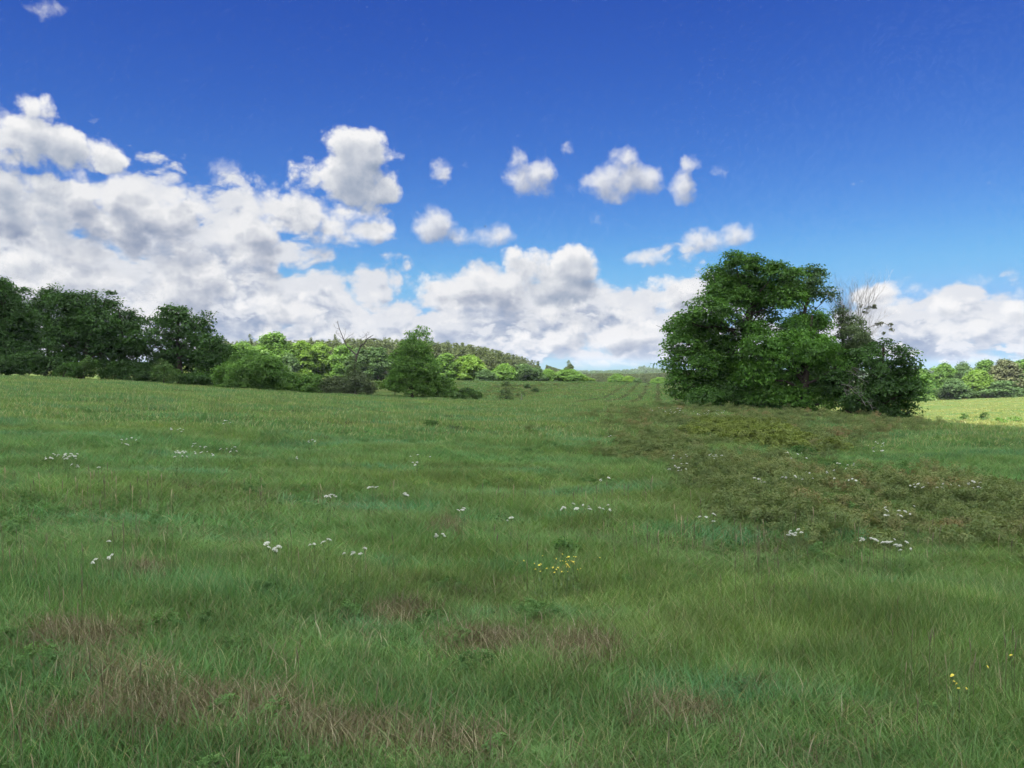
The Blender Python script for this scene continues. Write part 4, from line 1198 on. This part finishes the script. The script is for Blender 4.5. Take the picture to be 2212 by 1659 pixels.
# ------------------------------------------------------------------ flowers, one thing each
def flowers():
    rng = np.random.default_rng(33)
    def petal_mat(name, c):
        m, T, out = new_mat(name)
        geo = T.n.new('ShaderNodeNewGeometry')
        nz = T.noise(geo.outputs['Position'], 60, 2, dims='3D')
        col = T.mix(nz, rgb(*[k * .8 for k in c]), rgb(*c))
        d = T.n.new('ShaderNodeBsdfDiffuse'); T.l.new(col, d.inputs[0])
        tr = T.n.new('ShaderNodeBsdfTranslucent'); T.l.new(col, tr.inputs[0])
        mx = T.n.new('ShaderNodeMixShader'); mx.inputs[0].default_value = .3
        T.l.new(d.outputs[0], mx.inputs[1]); T.l.new(tr.outputs[0], mx.inputs[2]); T.l.new(mx.outputs[0], out.inputs[0])
        return m
    white = petal_mat("white_florets", (.52, .54, .47)); yel = petal_mat("yellow_petals", (.72, .62, .10))
    stem = leaf_mat("flower_stems", (.05, .09, .03), (.07, .11, .04), .2)
    def head(mat, R_, n, fl, dome):
        mb = MB()
        for k in range(n):
            r = R_ * math.sqrt((k + .5) / n); a = k * 2.399 + rng.uniform(-.2, .2)
            c = np.array([math.cos(a) * r, math.sin(a) * r, dome * (1 - (r / R_) ** 2) + rng.uniform(-.003, .003)])
            th = np.arange(5) / 5 * 6.283 + a
            t = rng.normal(size=2) * .25
            V = [c + (0, 0, .002)] + [c + np.array([math.cos(q) * fl, math.sin(q) * fl, fl * (t[0] * math.cos(q) + t[1] * math.sin(q))]) for q in th]
            mb.add(V, [(0, 1 + j, 1 + (j + 1) % 5) for j in range(5)], .5)
        return mb.mesh("umbel", mat)
    def stalk(h, R_):
        mb = MB()
        mb.tube([(0, 0, -.05), (.01, 0, h * .5), (0, 0, h - .03)], [.003, .0028, .0022], 5)
        for k in range(7):
            a = k / 7 * 6.283
            mb.tube([(0, 0, h - .03), (math.cos(a) * R_ * .6, math.sin(a) * R_ * .6, h - .002)], [.0015, .001], 3)
        for z in (.3, .55):
            a = rng.uniform(0, 6.28); d = np.array([math.cos(a), math.sin(a), .5]) * .07
            c = np.array([0, 0, h * z]); s = np.array([-math.sin(a), math.cos(a), 0]) * .012
            mb.add([c, c + d * .5 + s, c + d, c + d * .5 - s], [(0, 1, 2, 3)], .6)
        return mb.mesh("flower_stalk", stem)
    WH = [(head(white, .034, 34, .0078, .010), .42), (head(white, .040, 40, .008, .009), .46), (head(white, .028, 26, .0072, .010), .38)]
    WS = [stalk(h, .04) for _, h in WH]
    YH = [(head(yel, .011, 7, .006, .003), .30), (head(yel, .014, 8, .007, .003), .34)]
    YS = [stalk(h, .012) for _, h in YH]
    def plant(nm, label, cat, group, px, py, H, S, part, far):
        j = rng.integers(len(H)); hd, h = H[j]
        # stand it so that its head, not its foot, meets the mark
        x, y = ground_at(px, py)
        for _ in range(3):
            x, y = ground_at(px, py + h / max(y, 2) * F * .95)
        if far and y > far: y = far; x = (px - CX) / F * y
        z = float(gz(x, y))
        o = empty(nm, (x, y, z)); k = rng.uniform(.38, .75) * (1 + np.clip((y - 16) / 60, 0, .7))
        o.scale = (k, k, 1 + max(k - 1, 0) * .4)
        o.rotation_euler = (rng.uniform(-.12, .12), rng.uniform(-.12, .12), rng.uniform(0, 6.28))
        tag(o, label, cat, group)
        obj("stem", S[j], o)
        q = obj(part, hd, o); q.location = (0, 0, h)
        q.rotation_euler = (rng.uniform(-.3, .3), rng.uniform(-.3, .3), 0)
    C = [  # x0, x1, y0, y1, count, where
        (94, 162, 984, 998, 26, "the densest white patch far over on the left meadow"),
        (367, 408, 978, 992, 12, "the white patch left of centre beyond the bare grass"),
        (418, 472, 961, 988, 13, "the loose scatter right beside the left of centre white patch"),
        (489, 516, 968, 982, 6, "the short row right of the loose scatter on the left meadow"),
        (263, 297, 945, 965, 7, "the small group behind and above the densest white patch"),
        (369, 393, 926, 935, 7, "the tiny far group on the rising left meadow"),
        (461, 503, 909, 918, 5, "the faint farthest row on the rising left meadow"),
        (660, 681, 950, 960, 6, "the small group below the grey brush pile"),
        (640, 655, 990, 996, 3, "the three flowers below the brush pile group"),
        (701, 721, 1069, 1081, 6, "the tight little group in the mid meadow left of centre"),
        (150, 215, 1003, 1030, 4, "the four single flowers nearer than the densest white patch"),
        (199, 245, 1184, 1230, 5, "the five large single flowers in the near left meadow"),
        (570, 600, 1190, 1207, 6, "the line of small flowers in the near meadow before the brown patch"),
        (676, 706, 1178, 1192, 4, "the four near flowers above the central brown patches"),
        (796, 830, 1055, 1064, 5, "the left of two short rows in the mid meadow"),
        (864, 888, 1072, 1078, 5, "the right of two short rows in the mid meadow"),
        (980, 1002, 1104, 1118, 4, "the four flowers left of the dark low plant"),
        (1095, 1106, 1124, 1138, 2, "the pair over the dark low plant in the mid meadow"),
        (930, 962, 1155, 1172, 4, "the few flowers beside the reddish weeds in the mid meadow"),
        (1217, 1316, 1092, 1110, 11, "the long line across the middle of the meadow"),
        (757, 785, 1192, 1208, 5, "the near group left of the yellow flowers"),
        (890, 940, 987, 1012, 8, "the sparse scatter in the middle distance"),
        (1297, 1316, 1036, 1046, 3, "the three flowers on the pale smooth grass"),
        (1318, 1326, 942, 946, 2, "the pair just left of the brambles"),
        (1453, 1487, 985, 1022, 14, "the dense white patch on the left tip of the brambles"),
        (1405, 1476, 882, 895, 22, "the white drift at the left foot of the big clump of trees"),
        (1500, 1566, 888, 898, 18, "the white drift in front of the big clump of trees"),
        (1532, 1561, 984, 994, 11, "the compact white group inside the brambles"),
        (1625, 1650, 1036, 1047, 7, "the group beside the blue green bush"),
        (1683, 1775, 1022, 1043, 8, "the scatter on the red top of the brambles"),
        (1785, 1866, 1003, 1043, 13, "the trail along the far rim of the brambles"),
        (1877, 1910, 956, 980, 12, "the bright group on green grass before the clump's right end"),
        (1703, 1745, 979, 1000, 7, "the sparse group below the yellow green weeds"),
        (1964, 2052, 1048, 1061, 11, "the thin row behind the brown brambles on the right"),
        (2071, 2123, 1044, 1060, 12, "the row at the right behind the brown brambles"),
        (1885, 1975, 1098, 1128, 10, "the scattered heads inside the brown brambles on the right"),
        (1688, 1733, 1150, 1164, 10, "the tight white patch just nearer than the brambles"),
        (1849, 1876, 1171, 1177, 3, "the three in a row at the near rim of the brambles"),
        (1899, 1948, 1169, 1188, 9, "the large white group at the near rim of the brambles"),
        (1953, 1965, 1184, 1200, 4, "the short upright group right of the large white group"),
        (1517, 1560, 1114, 1140, 5, "the five loose heads left of the brown brambles")]
    for x0, x1, y0, y1, n, where in C:
        for _ in range(n):
            plant("white_wildflower", "white wildflower of " + where, "wildflower", "white wildflowers of " + where, rng.uniform(x0, x1), rng.uniform(y0, y1), WH, WS, "flower_head", 68)
    for _ in range(40):
        t = rng.normal(size=2) * (.4, .35)
        plant("yellow_wildflower", "small yellow wildflower of the patch in the near middle meadow", "wildflower", "yellow wildflowers in the near meadow", 1215 + t[0] * 80, 1226 + t[1] * 26, YH, YS, "petals", 60)
    for px, py in ((2060, 1482), (2090, 1490), (2068, 1500), (2110, 1505), (2085, 1515), (2150, 1462), (2200, 1435)):
        plant("yellow_wildflower", "small pale yellow wildflower loose in the grass at the bottom right", "wildflower", "loose yellow wildflowers at the right", px, py, YH, YS, "petals", 60)


def bird():
    Y = 120.; px, py = 1048, 490
    c = ((px - CX) / F * Y, Y, CAMZ + (HY - py) / F * Y)
    mb = MB()
    t = np.linspace(-1, 1, 9)
    mb.tube(np.stack([t * .16, t * 0, .01 * (1 - t * t)], -1), .035 * np.sqrt(1.02 - t * t) + .004, 8, .4)
    V = []
    for s in (1, -1):
        b = len(V)
        V = [(.06, 0, .02), (-.07, 0, .02), (-.05, s * .16, .06), (.05, s * .15, .07), (-.08, s * .34, .05), (-.02, s * .33, .055)]
        mb.add(V, [(0, 1, 2, 3), (3, 2, 4, 5)], .4)
    mb.add([(-.14, .015, 0), (-.14, -.015, 0), (-.26, -.04, 0), (-.26, .04, 0)], [(0, 1, 2, 3)], .4)
    m, T, out = new_mat("dark_feathers"); geo = T.n.new('ShaderNodeNewGeometry')
    d = T.n.new('ShaderNodeBsdfDiffuse'); T.l.new(T.mix(T.noise(geo.outputs['Position'], 30, dims='3D'), rgb(.02, .02, .025), rgb(.05, .05, .055)), d.inputs[0]); T.l.new(d.outputs[0], out.inputs[0])
    o = obj("bird", mb.mesh("bird", m, True), loc=c); o.rotation_euler = (.3, .5, .6)
    tag(o, "tiny dark bird flying in the blue gap above the central cloud", "bird")


def haze():
    bm_v = [(x, y, z) for x in (-2400, 2400) for y in (-2400, 2400) for z in (-18, 34)]
    fs = [(0, 1, 3, 2), (4, 6, 7, 5), (0, 4, 5, 1), (2, 3, 7, 6), (0, 2, 6, 4), (1, 5, 7, 3)]
    m, T, out = new_mat("pale_air")
    v = T.n.new('ShaderNodeVolumePrincipled')
    v.inputs['Color'].default_value = rgb(.80, .88, 1.0)
    v.inputs['Density'].default_value = HAZE
    T.l.new(v.outputs[0], out.inputs['Volume'])
    o = obj("haze", mesh_from("haze", bm_v, [i for f in fs for i in f], [4 * k for k in range(6)], m))
    tag(o, "thin pale haze in the air over the whole meadow", "haze", kind='stuff')


HAZE = 0.00008
if DEV != "sky":
    if DEV != "nohaze": haze()
    big_group()
    left_wood()
    middle_bushes()
    sunlit_wood()
    pine_wood()
    meadow()
    flowers()
    bird()
